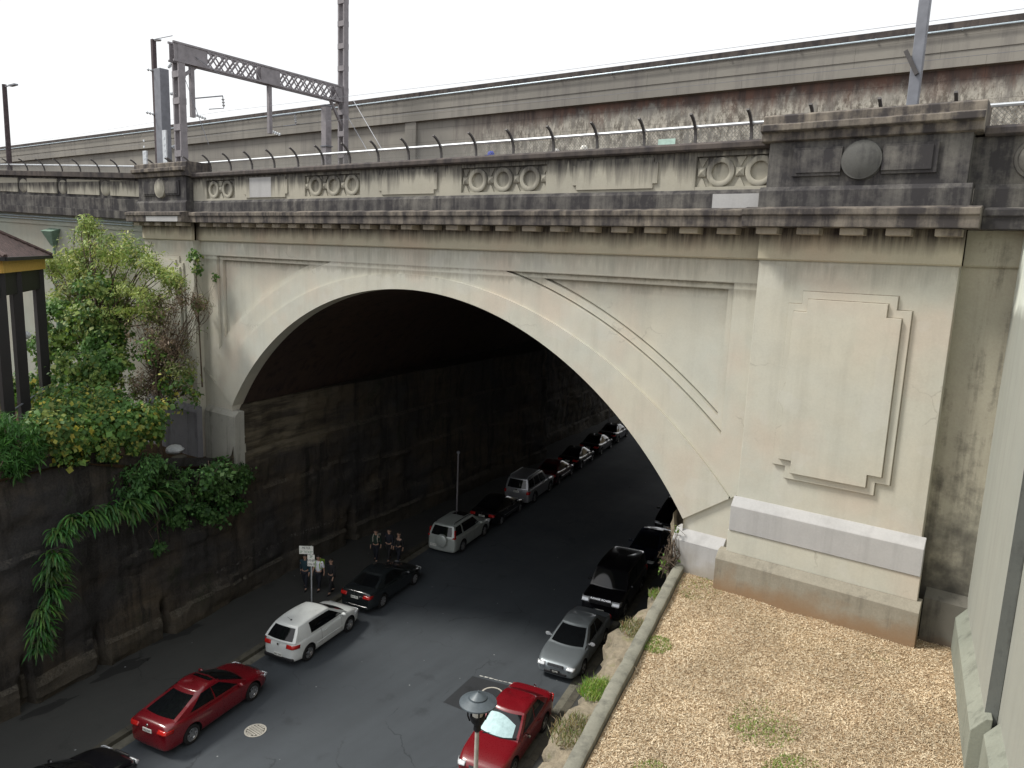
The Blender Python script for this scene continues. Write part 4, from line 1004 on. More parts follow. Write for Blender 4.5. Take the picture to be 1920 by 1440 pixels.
def sedan(paint_, L=4.6, W=1.78, H=1.45, wb=2.7, plate='', **k):
    h = L/2
    d = dict(L=L, W=W, H=H, wb=wb, fo=.88, paint=paint_, top=[(-h,.80),(-h+.10,.98),(-h+.5,1.02),(-h+1.2,.97),(0,.93),(h-1.55,.93),(h-1.2,.92),(h-.5,.80),(h-.12,.68),(h,.58)],
             gh=(-h+.62,-h+1.35,h-2.15,h-1.22,.985,.915,.80,.58), win=[(.20,.52),(.55,.86)], lamps=((.44,.76,.55,.65),(.44,.82,.74,.88)), plz=(.74,.40), badge=.93, handles=(-.62,.35), seams=(h-1.45,.02,-1.02), plate=plate, wr=.315, grille=(.62,.52,.62))
    d.update(k); return d
P_red = paint('deep_red_paint', (.15,.004,.009)); P_red2 = paint('bright_red_paint', (.165,.005,.010)); P_white = paint('white_paint', (.70,.73,.72)); P_dkgrey = paint('dark_green_grey_paint', (.016,.020,.022), 0, .22)
P_pale = paint('pale_silver_paint', (.42,.46,.44), .2, .35); P_black = paint('black_paint', (.006,.006,.008), 0, .15); P_silver = paint('silver_paint', (.22,.25,.27), .5, .35)
P_lc = paint('silver_grey_paint', (.30,.31,.33), .4, .35); P_dred = paint('dark_red_paint', (.07,.005,.008), 0, .2); P_blue = paint('dark_blue_paint', (.010,.013,.025), 0, .2); P_black2 = paint('black_gloss_paint', (.005,.005,.006), 0, .12)
LG = 'cars parked along the left kerb'; RG = 'cars parked along the right kerb'
LAT = -18.83
# left kerb, all seen from behind
make_car('parked_car', 'black car cut off by the bottom left corner of the view', 'car', sedan(P_black, 4.5, plate='BNK 42D'), 11.55, LAT, False, LG)
make_car('parked_car', 'dark red coupe-like saloon with a black sunroof beside the left kerb', 'car',
    sedan(P_red, 4.52, 1.78, 1.43, 2.7, 'BULA59', sunroof=(-.1,.62), spokes=7, gh=(-2.26+.42,-2.26+1.55,.10,1.12,1.03,.915,.81,.56), win=[(.16,.52),(.545,.90)], fo=.86, rk=.08,
          top=[(-2.26,.84),(-2.16,1.02),(-1.8,1.055),(-1.0,1.0),(0,.96),(.8,.93),(1.1,.915),(1.8,.80),(2.15,.68),(2.26,.58)], lamps=((.56,.80,.56,.66),(.42,.84,.80,.91)), plz=(.80,.40), badge=.97, wr=.325), 16.97, LAT, False, LG)
hb = 2.12
make_car('parked_car', 'white three door hatchback with a black rear window', 'car',
    dict(L=4.24, W=1.76, H=1.52, wb=2.58, fo=.86, paint=P_white, top=[(-hb,.74),(-hb+.05,.92),(-hb+.22,1.02),(-hb+.6,1.02),(0,1.0),(.75,.98),(1.1,.97),(1.6,.90),(1.95,.76),(hb,.60)],
         rround=.24, gh=(-hb+.13,-hb+.50,.22,1.14,1.01,.965,.80,.61), win=[(.28,.92)], rk=.04, lamps=((.46,.84,.58,.72),(.38,.82,.76,.90)), plz=(.44,.40), badge=.86, handles=(-.35,), seams=(.72,-.55), plate='BKV 29A', wr=.325, spokes=5, strip=P_white, aerial=1, lowtrim=m_plastic, grille=(.5,.52,.6), hm=P_white), 22.72, LAT, False, LG)
make_car('parked_car', 'dark green grey saloon parked in front of the white hatchback', 'car', sedan(P_dkgrey, 4.5, 1.75, 1.41, 2.72, 'BXK 77C', lowtrim=P_dkgrey, wr=.32, spokes=8, hm=P_dkgrey, fo=.80), 27.75, LAT, False, LG)
hs = 2.24
suv = dict(L=4.40, W=1.75, H=1.68, wb=2.62, fo=.85, paint=P_pale, box=1, top=[(-hs,.98),(-hs+.05,1.06),(-hs+.3,1.08),(0,1.06),(.7,1.04),(1.05,1.03),(1.75,.96),(2.1,.84),(hs,.66)],
         gh=(-hs+.08,-hs+.30,.25,1.05,1.06,1.03,.82,.66), win=[(.05,.26),(.31,.90)], rk=.06, lamps=((.48,.84,.66,.82),(.70,.84,1.0,1.06)), plz=(.50,.45), ply=.48, badge=.98, handles=(-.7,.25), seams=(.95,.02,-.95), plate='WFS 318', wr=.345, spokes=5, sunroof=(-.35,.45), rails=m_plastic, spare=1, grille=(.7,.62,.74))
cr_v = make_car('parked_car', 'pale silver off-roader with a spare wheel cover on its tailgate', 'off-roader', suv, 35.25, LAT+.08, False, LG)
def pillarlamp(root, L, hw, zb, zt):
    for sd in (-1,1):
        b = MB(); b.bx((-L/2+.17, sd*(hw-.12), (zb+zt)/2), (.14,.07,zt-zb), Matrix.Translation((.0,0,0)) ); b.build('tail_light', m_tail, root, world=False, bevel=.02)
pillarlamp(cr_v, 4.4, .875, 1.0, 1.44)
make_car('parked_car', 'black saloon just ahead of the pale off-roader', 'car', sedan(P_black, 4.6, 1.8, 1.42, 2.75, 'AVS 80R', hm=m_chrome, strip=m_chrome), 40.1, LAT+.12, False, LG)
h2 = 2.32
lc = dict(L=4.65, W=1.85, H=1.82, wb=2.75, fo=.85, paint=P_lc, box=1, top=[(-h2,1.02),(-h2+.05,1.10),(-h2+.3,1.13),(0,1.12),(.8,1.11),(1.1,1.10),(1.8,1.05),(2.2,.95),(h2,.75)],
         gh=(-h2+.06,-h2+.22,.35,1.05,1.12,1.10,.86,.72), win=[(.04,.28),(.32,.58),(.62,.90)], rk=.05, lamps=((.5,.88,.78,.95),(.72,.90,.80,1.0)), plz=(.92,.5), badge=1.04, handles=(-.7,.25), seams=(1.0,.05,-.95), plate='BJC 640', wr=.38, rails=m_galv, grille=(.8,.7,.85))
make_car('parked_car', 'silver grey square-backed off-roader deep in the underpass', 'off-roader', lc, 44.95, LAT+.2, False, LG)
make_car('parked_car', 'dark red saloon in the underpass ahead of the silver grey off-roader', 'car', sedan(P_dred, 4.4, 1.76, 1.45, 2.65, 'AKR 21B', hm=m_chrome, strip=m_chrome), 49.65, LAT+.2, False, LG)
make_car('parked_car', 'black saloon third from the far end of the left kerb row', 'car', sedan(P_black, 4.5, 1.78, 1.45, 2.7, 'BFD 90T', hm=m_chrome, strip=m_chrome), 54.3, LAT+.25, False, LG)
make_car('parked_car', 'black saloon second from the far end of the left kerb row', 'car', sedan(P_black2, 4.5, 1.78, 1.46, 2.7, 'AZM 55H'), 59.2, LAT+.3, False, LG)
make_car('parked_car', 'dark blue saloon at the far end of the left kerb row', 'car', sedan(P_blue, 4.5, 1.78, 1.46, 2.7, 'ADE 18J'), 64.1, LAT+.3, False, LG)
# right kerb, all facing the viewer
LR = -8.85
make_car('parked_car', 'bright red saloon with a pale windscreen behind the street lamp', 'car',
    sedan(P_red2, 4.45, 1.70, 1.40, 2.58, 'VEC 306', wiper=1, mirm=m_chrome, sunshade=1, gh=(-2.225+.55,-2.225+1.15,.05,.92,.985,.90,.78,.60), win=[(.14,.50),(.54,.88)]), 20.4, LR, True, RG)
make_car('parked_car', 'silver saloon with a black number plate facing out of the underpass', 'car', sedan(P_silver, 4.65, 1.78, 1.44, 2.72, 'YJ 090', plm=m_plateblk, mirm=m_galv, grille=(.66,.56,.68), spokes=6), 27.0, LR, True, RG)
h3 = 2.42
rr = dict(L=4.85, W=1.95, H=1.86, wb=2.88, fo=.84, paint=P_black, box=1, top=[(-h3,1.05),(-h3+.05,1.12),(0,1.14),(.9,1.12),(1.2,1.10),(1.9,1.06),(2.3,.98),(h3,.80)],
         gh=(-h3+.06,-h3+.24,.70,1.22,1.13,1.10,.92,.80), win=[(.05,.28),(.32,.6),(.64,.92)], lamps=((.52,.92,.78,.96),(.74,.94,.8,1.05)), plz=(.8,.46), badge=1.05, handles=(-.7,.3), seams=(1.05,.05,-.95), plate='BRG 07K', wr=.39, grille=(1.0,.74,.92), rails=None)
rover = make_car('parked_car', 'big black square four wheel drive facing out of the underpass', 'four wheel drive', rr, 32.6, LR, True, RG)
text_mesh('bonnet_lettering', 'RANGE ROVER', .12, m_chrome, rover, Matrix.Translation((h3-.06,0,.955)) @ Matrix.Rotation(R(90),4,'Z') @ Matrix.Rotation(R(55),4,'X'), 1.2)
make_car('parked_car', 'dark blue saloon behind the big black four wheel drive', 'car', sedan(P_blue, 4.5, 1.76, 1.43, 2.7, 'BLC 31F', hm=P_blue), 38.6, LR+.15, True, RG)
make_car('parked_car', 'black saloon half hidden by the right leg of the arch', 'car', sedan(P_black2, 4.5, 1.76, 1.45, 2.7, 'ANT 44W'), 44.8, LR+.2, True, RG)

# ================================================================== STREET FURNITURE
lx, ly_, lz = -10.25, 13.4, 5.12
t = thing('street_lamp', 'black heritage street lamp with a wide conical cap in front of the red saloon', 'street lamp', (lx, ly_, .14))
b = MB(); b.tube([(lx,ly_,.14),(lx,ly_,.9),(lx,ly_,.95),(lx,ly_,4.25)], [.11,.10,.065,.055], 12); b.build('pole', m_dial, t, smooth=40)
b = MB(); b.lathe([(.055,4.2),(.10,4.26),(.09,4.40),(.17,4.50),(.20,4.62),(.19,4.66),(0,4.66)], 16, (lx,ly_,0)); b.build('lantern_base', m_black, t, smooth=40)
b = MB(); b.lathe([(0,4.66),(.14,4.66),(.155,4.86),(.13,4.98),(0,5.0)], 16, (lx,ly_,0)); b.build('globe', m_porc, t, smooth=60)
for k in range(4):
    a = math.pi/4+k*math.pi/2; b = MB(); b.tube([(lx+.2*math.cos(a),ly_+.2*math.sin(a),4.52),(lx+.25*math.cos(a),ly_+.25*math.sin(a),4.66),(lx+.25*math.cos(a),ly_+.25*math.sin(a),5.02)], .022, 6); b.build('cage_bar', m_black, t, smooth=50)
b = MB(); b.lathe([(.0,5.0),(.44,4.985),(.475,5.0),(.47,5.03),(.25,5.13),(.225,5.125),(.22,5.16),(.06,5.27),(.025,5.285),(.02,5.32),(0,5.33)], 40, (lx,ly_,0)); b.build('cap', m_lampcap, t, smooth=30)
sx, sy = -25.02+.15, 20.05
t = thing('parking_sign', 'white parking sign plates on a slim grey pole near the pedestrians', 'sign', (sx, sy, .14))
b = MB(); b.tube([(sx,sy,.14),(sx,sy,3.15)], .032, 8); b.build('pole', m_galv, t, smooth=60)
SM = Matrix.Translation((sx, sy, 0)) @ Matrix.Rotation(R(35), 4, 'Z')
def plate_(x0, x1, z0, z1, lines):
    b = MB(); b.bx(((x0+x1)/2, -.045, (z0+z1)/2), (x1-x0, .012, z1-z0), SM); pl_ = b.build('sign_plate', m_plate, t)
    for k, (txt, col) in enumerate(lines):
        zz = z1-(k+.5)*(z1-z0)/len(lines)
        text_mesh('lettering', txt, (z1-z0)/len(lines)*.85, col, pl_, wm(pl_).inverted() @ SM @ Matrix.Translation(((x0+x1)/2, -.053, zz)) @ Matrix.Rotation(R(90),4,'X'), .8)
m_signgreen = plain('sign_green', (.03,.16,.08), .5)
plate_(-.52, .10, 2.78, 3.15, (('METER', m_platedk), ('2P TICKET', m_signgreen)))
plate_(-.16, .16, 2.22, 2.76, (('2P', m_signgreen), ('8AM-6PM', m_platedk), ('MON-FRI', m_platedk)))
for i, (x, y, h, lab) in enumerate(((-28.2,34.0,4.0,'slim grey lamp pole on the pavement behind the pale off-roader'),(-33.6,63.6,4.6,'slim pale pole on the pavement at the far end of the underpass'))):
    t = thing('lamp_pole', lab, 'lamp pole', (x, y, .14)); b = MB(); b.tube([(x,y,.14),(x,y,h)], [.06,.045], 8); b.build('pole', m_steel, t, smooth=60)
    b = MB(); b.lathe([(0,h+.16),(.09,h+.12),(.11,h+.02),(.05,h-.03),(0,h-.03)], 12, (x,y,0)); b.build('lamp_head', m_steel2, t, smooth=60)

# ================================================================== PEOPLE
m_skin = plain('skin', (.42,.26,.19), .6, var=.08); m_hair = plain('dark_hair', (.018,.013,.010), .5); m_hairg = plain('grey_hair', (.5,.49,.47), .6)
def skinmesh(name, nodes, edges, mat, parent, root=0, lev=1):
    me = bpy.data.meshes.new(name); me.from_pydata([n_[0] for n_ in nodes], edges, []); me.materials.append(mat)
    o = bpy.data.objects.new(name, me); COL.objects.link(o); o.parent = parent
    sk = o.modifiers.new('skin', 'SKIN'); sk.use_smooth_shade = True
    me.skin_vertices.new() if not me.skin_vertices else None
    for v, n_ in zip(me.skin_vertices[0].data, nodes):
        v.radius = (n_[1], n_[2] if len(n_) > 2 else n_[1])
    me.skin_vertices[0].data[root].use_root = True
    sb = o.modifiers.new('sub', 'SUBSURF'); sb.levels = sb.render_levels = lev
    return o
def person(label, x, y, z, face, top, low, hair, stride=.18, arm=(.1,-.1), H=1.70, shoe=m_black, group=None, bag=None, cap=None, lean=0):
    """face: heading of the body, stride: half step; arm: swing of left/right hand"""
    p = thing('person', label, 'person', (x, y, z), face, group); k = H/1.70
    V = lambda a, b_, c: (a*k, b_*k, c*k)       # x forward, y left, z up
    N_ = []; E_ = []
    def nd(pos, r, r2=None, par=None):
        N_.append((V(*pos), r*k, (r2 or r)*k)); 
        if par is not None: E_.append((par, len(N_)-1))
        return len(N_)-1
    pel = nd((0,0,.90), .13, .10); wai = nd((.01,0,1.06), .125, .09, pel); che = nd((.01,0,1.26), .15, .10, wai); nk0 = nd((0,0,1.42), .07, .06, che); nk = nd((.01,0,1.49), .05, .05, nk0)
    hd = nd((.02,0,1.57), .07, .085, nk); h2 = nd((.025,0,1.64), .082, .095, hd); nd((.02,0,1.69), .055, .065, h2)
    nose = nd((.115,0,1.585), .014, .014, hd)
    feet = []; hands = []
    for sd, st in ((1, stride), (-1, -stride)):
        hip = nd((0,.09*sd,.86), .095, .095, pel); kn = nd((st*.55+.03,.095*sd,.48), .062, .062, hip); an = nd((st-.02-.03*(st<0),.095*sd,.10), .042, .042, kn); nd((st+.13,.10*sd,.045), .035, .03, an)
    for sd, sw in ((1, arm[0]), (-1, arm[1])):
        sh = nd((0,.185*sd,1.38), .062, .062, che); el = nd((sw*.4-.02,.235*sd,1.10), .045, .045, sh); wr = nd((sw+.02,.245*sd,.87), .030, .030, el)
        pa = nd((sw+.035,.245*sd,.815), .026, .04, wr)
        for q, (dx, ln) in enumerate(((-.030,.072),(-.010,.086),(.010,.082),(.030,.064))):
            f1 = nd((sw+.04+dx*1.1,.243*sd,.765), .009, .009, pa); nd((sw+.045+dx*1.15,.235*sd,.765-ln*.6), .008, .008, f1)
        th = nd((sw+.080,.235*sd,.80), .010, .010, pa); nd((sw+.095,.228*sd,.765), .009, .009, th)
    skinmesh('body', N_, E_, m_skin, p)
    # clothes
    C_ = []; F_ = []
    def cn(pos, r, r2=None, par=None):
        C_.append((V(*pos), r*k, (r2 or r)*k)); 
        if par is not None: F_.append((par, len(C_)-1))
        return len(C_)-1
    a = cn((0,0,.86), .155, .125); b_ = cn((.01,0,1.06), .150, .112, a); c = cn((.01,0,1.27), .172, .122, b_); cn((0,0,1.43), .085, .075, c)
    for sd, sw in ((1, arm[0]), (-1, arm[1])):
        s1 = cn((0,.19*sd,1.385), .078, .078, c); e1 = cn((sw*.4-.02,.237*sd,1.10), .062, .062, s1)
        if top[1]: cn((sw+.01,.246*sd,.90), .046, .046, e1)
    skinmesh('shirt', C_, F_, top[0], p)
    C_.clear(); F_.clear()
    a = cn((0,0,.93), .145, .118)
    for sd, st in ((1, stride), (-1, -stride)):
        h1 = cn((0,.09*sd,.85), .112, .112, a); k1 = cn((st*.55+.03,.096*sd,.48), .080, .080, h1); cn((st-.025-.03*(st<0),.096*sd,.11), .062, .062, k1)
    skinmesh('trousers', C_, F_, low, p)
    for sd, st in ((1, stride), (-1, -stride)):
        b = MB(); M = Matrix.Translation(V(st+.045, .097*sd, .045)); b.lathe([(0,-.045),(.9,-.045),(1,-.02),(.85,.02),(.5,.045),(0,.05)], 14, (0,0,0), M @ Matrix.Diagonal((.14*k,.05*k,1,1))); b.build('shoe', shoe, p, world=False, smooth=60)
    b = MB(); M = Matrix.Translation(V(.005,0,1.635)) @ Matrix.Diagonal((.115*k,.098*k,.105*k,1))
    b.lathe([(0,1.02),(.45,.92),(.8,.62),(1.0,.2),(1.03,-.1)], 16, (0,0,0), M @ Matrix.Rotation(R(-22),4,'Y')); b.build('hair', hair, p, world=False, smooth=60)
    b = MB()
    for sd in (-1,1): b.bx(V(.100,.032*sd,1.615), (.016,.022,.012))
    b.build('eyes', m_hair, p, world=False); b = MB(); b.bx(V(.100,0,1.545), (.014,.045,.009)); b.build('mouth', m_dred_, p, world=False)
    for sd in (-1,1):
        b = MB(); b.bx(V(.0,.098*sd,1.60), (.045,.022,.06)); b.build('ear', m_skin, p, world=False, bevel=.01)
    if cap:
        b = MB(); M = Matrix.Translation(V(.01,0,1.67)); b.lathe([(0,.13),(.07,.12),(.112,.06),(.118,-.01),(.112,-.01)], 18, (0,0,0), M); b.bx((.16*k,0,1.665*k), (.13,.17,.012)); b.build('cap', cap, p, world=False, smooth=50)
    if bag:
        b = MB(); b.bx(V(-.20,0,1.22), (.18,.28,.42)); 
        for sd in (-1,1): b.tube([V(-.12,.11*sd,1.42),V(.02,.12*sd,1.46),V(.13,.12*sd,1.32),V(.10,.13*sd,1.10),V(-.12,.13*sd,1.05)], .022, 6)
        b.build('backpack', bag, p, world=False, bevel=.03)
    return p
m_dred_ = plain('lips', (.25,.08,.07), .6); m_wshirt = plain('white_shirt', (.80,.82,.90), .8); m_navy = plain('navy_cloth', (.012,.014,.022), .9); m_teal = plain('dark_teal_cloth', (.015,.045,.06), .9)
m_char = plain('charcoal_cloth', (.014,.014,.016), .9); m_lime = plain('lime_backpack', (.30,.50,.06), .7); m_bluecap = plain('blue_cap_cloth', (.03,.06,.42), .7); m_grn = plain('dark_green_cloth', (.012,.03,.022), .9); m_beige = plain('pale_bag_cloth', (.45,.42,.36), .8)
PG = 'pedestrians on the left pavement'
toward = HD+math.pi
person('person in a dark teal top walking behind the parking sign', -26.74, 21.2, .14, toward+.3, (m_teal, True), m_navy, m_hair, .2, (.12,-.1), 1.72, group=PG)
person('person in a white shirt with a lime backpack and dark trousers', -26.2, 21.55, .14, toward+.1, (m_wshirt, False), m_navy, m_hair, .16, (-.1,.14), 1.72, group=PG, bag=m_lime)
person('person in a dark suit walking nearest the kerb', -25.5, 21.7, .14, toward-.1, (m_char, True), m_char, m_hair, .22, (.12,-.14), 1.70, group=PG)
person('person in a dark green top with a pale bag in the shade', -26.6, 25.6, .14, toward+.2, (m_grn, True), m_navy, m_hair, .15, (-.1,.1), 1.72, group=PG, bag=m_beige)
person('person in dark clothes in the middle of the shaded trio', -26.15, 26.1, .14, toward, (m_navy, True), m_char, m_hair, .2, (.1,-.1), 1.74, group=PG)
person('person in black nearest the road in the shaded trio', -25.55, 26.2, .14, toward-.15, (m_char, True), m_navy, m_hair, .16, (-.08,.1), 1.69, group=PG)
HG = 'people walking behind the bridge parapet'
person('person in a bright blue cap behind the parapet', -15.5, 19.95, 17.56, R(180), (m_teal, True), m_navy, m_hair, .15, (.1,-.1), 1.76, group=HG, cap=m_bluecap)
person('person with dark brown hair behind the parapet', -12.95, 19.95, 17.56, R(180), (m_wshirt, True), m_navy, m_hairg, .15, (-.1,.1), 1.77, group=HG)
person('person in a pale hat behind the parapet near the middle fence posts', -11.95, 19.95, 17.56, R(180), (m_beige, True), m_navy, m_hair, .15, (.1,-.1), 1.76, group=HG, cap=m_porc)

# ================================================================== SHELTER WITH A TILED ROOF
KX, KY = -34.35, 13.75
sh = thing('tiled_shelter', 'small shelter with a brown tiled roof, ochre fascia and black posts', 'shelter', (KX, KY, 8.8))
SA = Vector((.82,-.572,0)); SB = Vector((-.572,-.82,0))
def sp_(a, b_, z): return Vector((KX,KY,0))+SA*a+SB*b_+Vector((0,0,z))
LA, LB, ZE = 5.6, 4.4, 15.28
def roofgrid(p0, p1, q0, q1, n=14, m=22):
    P = []
    for i in range(n+1):
        for step in (0, 1):
            u = min(1, (i+(.96 if step else 0))/n) if i < n else 1.
            row = []
            for j in range(m*2+1):
                v = j/(m*2); p = p0.lerp(p1, v).lerp(q0.lerp(q1, v), u)
                row.append(p+Vector((0,0,(.05 if step else .0)+.02*(j%2))))
            P.append(row)
    return P
ridge0, ridge1 = sp_(2.0, 2.2, 16.75), sp_(3.6, 2.2, 16.75)
b = MB()
ov = .35
c00, c10, c11, c01 = sp_(-ov,-ov,ZE), sp_(LA+ov,-ov,ZE), sp_(LA+ov,LB+ov,ZE), sp_(-ov,LB+ov,ZE)
b.grid(roofgrid(c00, c10, ridge0, ridge1)); b.grid(roofgrid(c10, c11, ridge1, ridge1)); b.grid(roofgrid(c11, c01, ridge1, ridge0)); b.grid(roofgrid(c01, c00, ridge0, ridge0))
rf = b.build('roof', m_tile, sh)
b = MB(); b.tube([c00+Vector((0,0,.07)), ridge0+Vector((0,0,.08)), ridge1+Vector((0,0,.08))], .09, 6); b.tube([c10+Vector((0,0,.07)), ridge1+Vector((0,0,.08))], .09, 6); b.build('ridge_tiles', m_tile, rf, smooth=50)
b = MB()
for p, q in ((c00,c10),(c10,c11),(c11,c01),(c01,c00)): b.bar(p+Vector((0,0,-.02)), q+Vector((0,0,-.02)), .12, .13)
b.build('gutter', m_darkwood, sh)
b = MB()
for (a0,b0),(a1,b1) in (((-.12,-.12),(LA,-.12)),((LA,-.12),(LA,LB)),((LA,LB),(-.12,LB)),((-.12,LB),(-.12,-.12))): b.bar(sp_(a0,b0,ZE-.30), sp_(a1,b1,ZE-.30), .08, .44)
b.build('fascia', m_yell, sh)
for a, c_ in ((.1,.1),(3.3,.1),(5.3,.1),(.1,4.1),(5.3,4.1)):
    b = MB(); b.bx((0,0,0),(.34,.34,7.0)); v = sp_(a,c_,11.5); b.v = [tuple(Vector(q)+v) for q in b.v]; b.build('post', m_darkwood, sh)
b = MB(); b.bar(sp_(0,.1,ZE-.93), sp_(LA,.1,ZE-.93), .2, .82); b.bar(sp_(.1,.1,ZE-.93), sp_(.1,LB,ZE-.93), .19, .80); b.build('beam', m_darkwood, sh)
b = MB(); b.bar(sp_(0,.1,ZE-1.25), sp_(LA,.1,ZE-1.25), .06, .05); b.tube([sp_(0,.1,9.7), sp_(LA,.1,9.7)], .03, 6); b.build('rail', m_steel2, sh)
b = MB(); b.bx((0,0,0),(.25,.1,.18)); v = sp_(3.7,.22,ZE-.85); b.v = [tuple(Vector(q)+v) for q in b.v]; b.build('wall_lamp', m_porc, sh, bevel=.02)

# ================================================================== PLANTS
def leaves(clumps, n, size, pal, fleck=(), asp=.55, droop=.3, shell=.55, sparse=0., gap=1.6):
    """leaf-sized faces spread through ellipsoidal clumps, thinned by noise so that gaps show"""
    VV = []; CC = []
    pal = np.array(pal)
    for (x, y, z, r) in clumps:
        m = int(n*(r**2)*3); d = RNG.normal(size=(m,3)); d /= np.linalg.norm(d, axis=1)[:,None]
        rad = r*(shell+(1-shell)*RNG.random(m)**.5)*RNG.uniform(.55,1.12,m)
        p = np.array([x,y,z])+d*rad[:,None]*np.array([1,1,.92])
        keep = np.array([noise.noise(Vector(q)*gap)+.32*noise.noise(Vector(q)*4.1) for q in p]) > -.08+sparse
        p = p[keep]; d = d[keep]; m = len(p)
        nrm = d*.7+RNG.normal(0,.6,(m,3))+np.array([.25,-.35,.5]); nrm /= np.linalg.norm(nrm,axis=1)[:,None]
        t = RNG.normal(size=(m,3))+np.array([0,0,-droop*3]); t -= nrm*(t*nrm).sum(1)[:,None]; t /= np.linalg.norm(t,axis=1)[:,None]
        s_ = np.cross(nrm, t); L = size*np.clip(RNG.lognormal(-.05,.38,m),.4,2.1)[:,None]; W_ = L*asp
        VV.append(np.stack([p, p+t*L*.5+s_*W_*.5, p+t*L+nrm*L*-.12, p+t*L*.5-s_*W_*.5], 1).reshape(-1,3))
        tone = np.array([noise.noise(Vector(q)*.9+Vector((9,0,0))) for q in p])
        idx = np.clip(((tone+.5)*len(pal)+RNG.normal(0,.9,m)), 0, len(pal)-1).astype(int)
        cc = pal[idx]*RNG.uniform(.72,1.25,(m,1))
        if fleck:
            fk = RNG.random(m) < .11; cc[fk] = np.array(fleck)[RNG.integers(0,len(fleck),fk.sum())]*RNG.uniform(.8,1.2,(fk.sum(),1))
        CC.append(cc)
    return np.concatenate(VV), np.concatenate(CC)
def twigs(b, base, tips, r=.035, wob=.25):
    for tp in tips:
        a = Vector(base); c_ = Vector(tp); pts = [a.lerp(c_, k/5)+Vector((random.uniform(-wob,wob),random.uniform(-wob,wob),random.uniform(-wob,wob)))*(0<k<5) for k in range(6)]
        b.tube(pts, [r*(1-.16*k) for k in range(6)], 5)
def plant(name, label, cat, base, clumps, n, size, pal, bark=m_bark, tw=.035, group=None, nt=14, **k):
    t = thing(name, label, cat, base, 0, group)
    V, Cc = leaves(clumps, n, size, pal, **k); leafmesh('foliage', V, Cc, m_leaf, t)
    b = MB(); b.tube([Vector(base)-Vector((0,0,.3)), Vector(base).lerp(Vector(clumps[0][:3]), .5), Vector(clumps[0][:3])], [tw*3, tw*2.2, tw], 7)
    tips = [(x+random.uniform(-r,r)*.8, y+random.uniform(-r,r)*.8, z+random.uniform(-r,r)*.8) for x, y, z, r in clumps for _ in range(max(1, nt//len(clumps)))]
    mid = Vector(base).lerp(Vector(clumps[0][:3]), .45); twigs(b, mid, tips, tw); b.build('stem', bark, t, smooth=60)
    return t
YG = [(.36,.42,.12),(.27,.36,.10),(.19,.29,.075),(.44,.45,.17),(.16,.23,.06)]
MG = [(.075,.17,.040),(.11,.22,.05),(.16,.27,.06),(.06,.13,.035),(.22,.27,.07),(.09,.18,.05)]
MY = MG; FK = [(.46,.40,.07),(.36,.36,.08)]
BR = [(.20,.14,.10),(.16,.115,.08),(.24,.18,.13),(.15,.11,.075),(.17,.20,.07)]
DG = [(.045,.12,.035),(.07,.165,.045),(.09,.20,.055),(.035,.09,.028)]
tree_c = [(-35.99,16.5,16.63,.68),(-36.89,16.5,15.65,.95),(-34.36,16.5,15.71,1.0),(-32.29,16.5,15.53,1.05),(-38.15,16.3,14.86,1.02),(-34.52,16.5,14.28,1.15),(-32.47,16.5,13.57,1.05),(-37.23,16.3,13.65,1.06),(-38.77,16.2,14.71,.82),(-30.93,16.8,15.02,.82),(-30.08,17,14.39,.79)]
plant('tree', 'loose yellow green tree rising between the shelter and the left pier', 'tree', (-34.6,16.4,7.6), tree_c+[(-31.3,16.6,13.4,.95),(-38.4,16,13.0,.85),(-33.2,16.2,12.9,.9),(-36.2,16.3,14.6,1.0)], 1050, .135, YG, asp=.33, tw=.05, nt=80, sparse=.05, shell=.15)
vine_c = [(-34.12,16,12.77,1.19),(-33.53,16,11.63,1.14),(-35.25,15.8,12.21,1.09),(-36.84,15.6,12.58,.99),(-36.7,15,11.14,1.1),(-33.74,14.8,10.53,1.21),(-32.21,15.2,10.67,1.09),(-34.23,16,13.94,.95)]
plant('climbing_vine', 'dense green vine draped over the lower part of the loose tree', 'vine', (-34.6,15.6,7.8), vine_c, 900, .15, MG+YG[1:3], asp=.8, droop=.8, nt=20)
vl = [(-35.41,13.5,9.39,1.12),(-32.42,13.3,9.16,1.14),(-30.51,13.5,9.53,1.1),(-31.83,12.6,8.26,.9),(-29.72,13.3,8.83,.88),(-29.6,14,9.71,.89),(-36.28,13,9.45,.84),(-29.57,12.8,8.2,.62),(-28.61,14,9.11,.75),(-26.99,10.95,9.5,.76),(-27.14,11.68,9.2,.79),(-27.3,12.49,9.2,.81),(-27.47,13.34,9.2,.79),(-27.63,14.14,9.4,.81),(-27.05,11.27,8.7,.59),(-27.23,12.14,8.5,.57),(-27.39,12.97,8.5,.59),(-27.55,13.74,8.5,.52),(-26.89,10.43,9.7,.71),(-27.74,14.69,8.8,.58),(-28.6,12.4,9.5,.9),(-28.8,13.4,9.7,.9),(-28.2,11.4,9.7,.9)]
plant('climbing_vine', 'yellow flecked vine mound spilling over the top of the rock', 'vine', (-31.5,13.8,8.2), vl, 800, .15, MY, fleck=FK, asp=.8, droop=.8, nt=20)
dead = [(-31.02,17,13.08,1.11),(-29.61,17.3,13.74,.9),(-30.26,17,11.88,1.03),(-30.99,16.5,10.1,.97),(-31.46,15.8,9.77,.87),(-29.5,17,10.82,.86),(-30.4,16.6,11.67,.91),(-29.45,17.8,13.51,.68),(-31.47,16.5,12.26,.92)]
dv = plant('withered_vine', 'brown withered vine tangle in front of the left pier', 'vine', (-30.8,16.6,7.3), dead, 420, .13, BR, asp=.3, tw=.022, nt=170, sparse=.02, shell=.1)
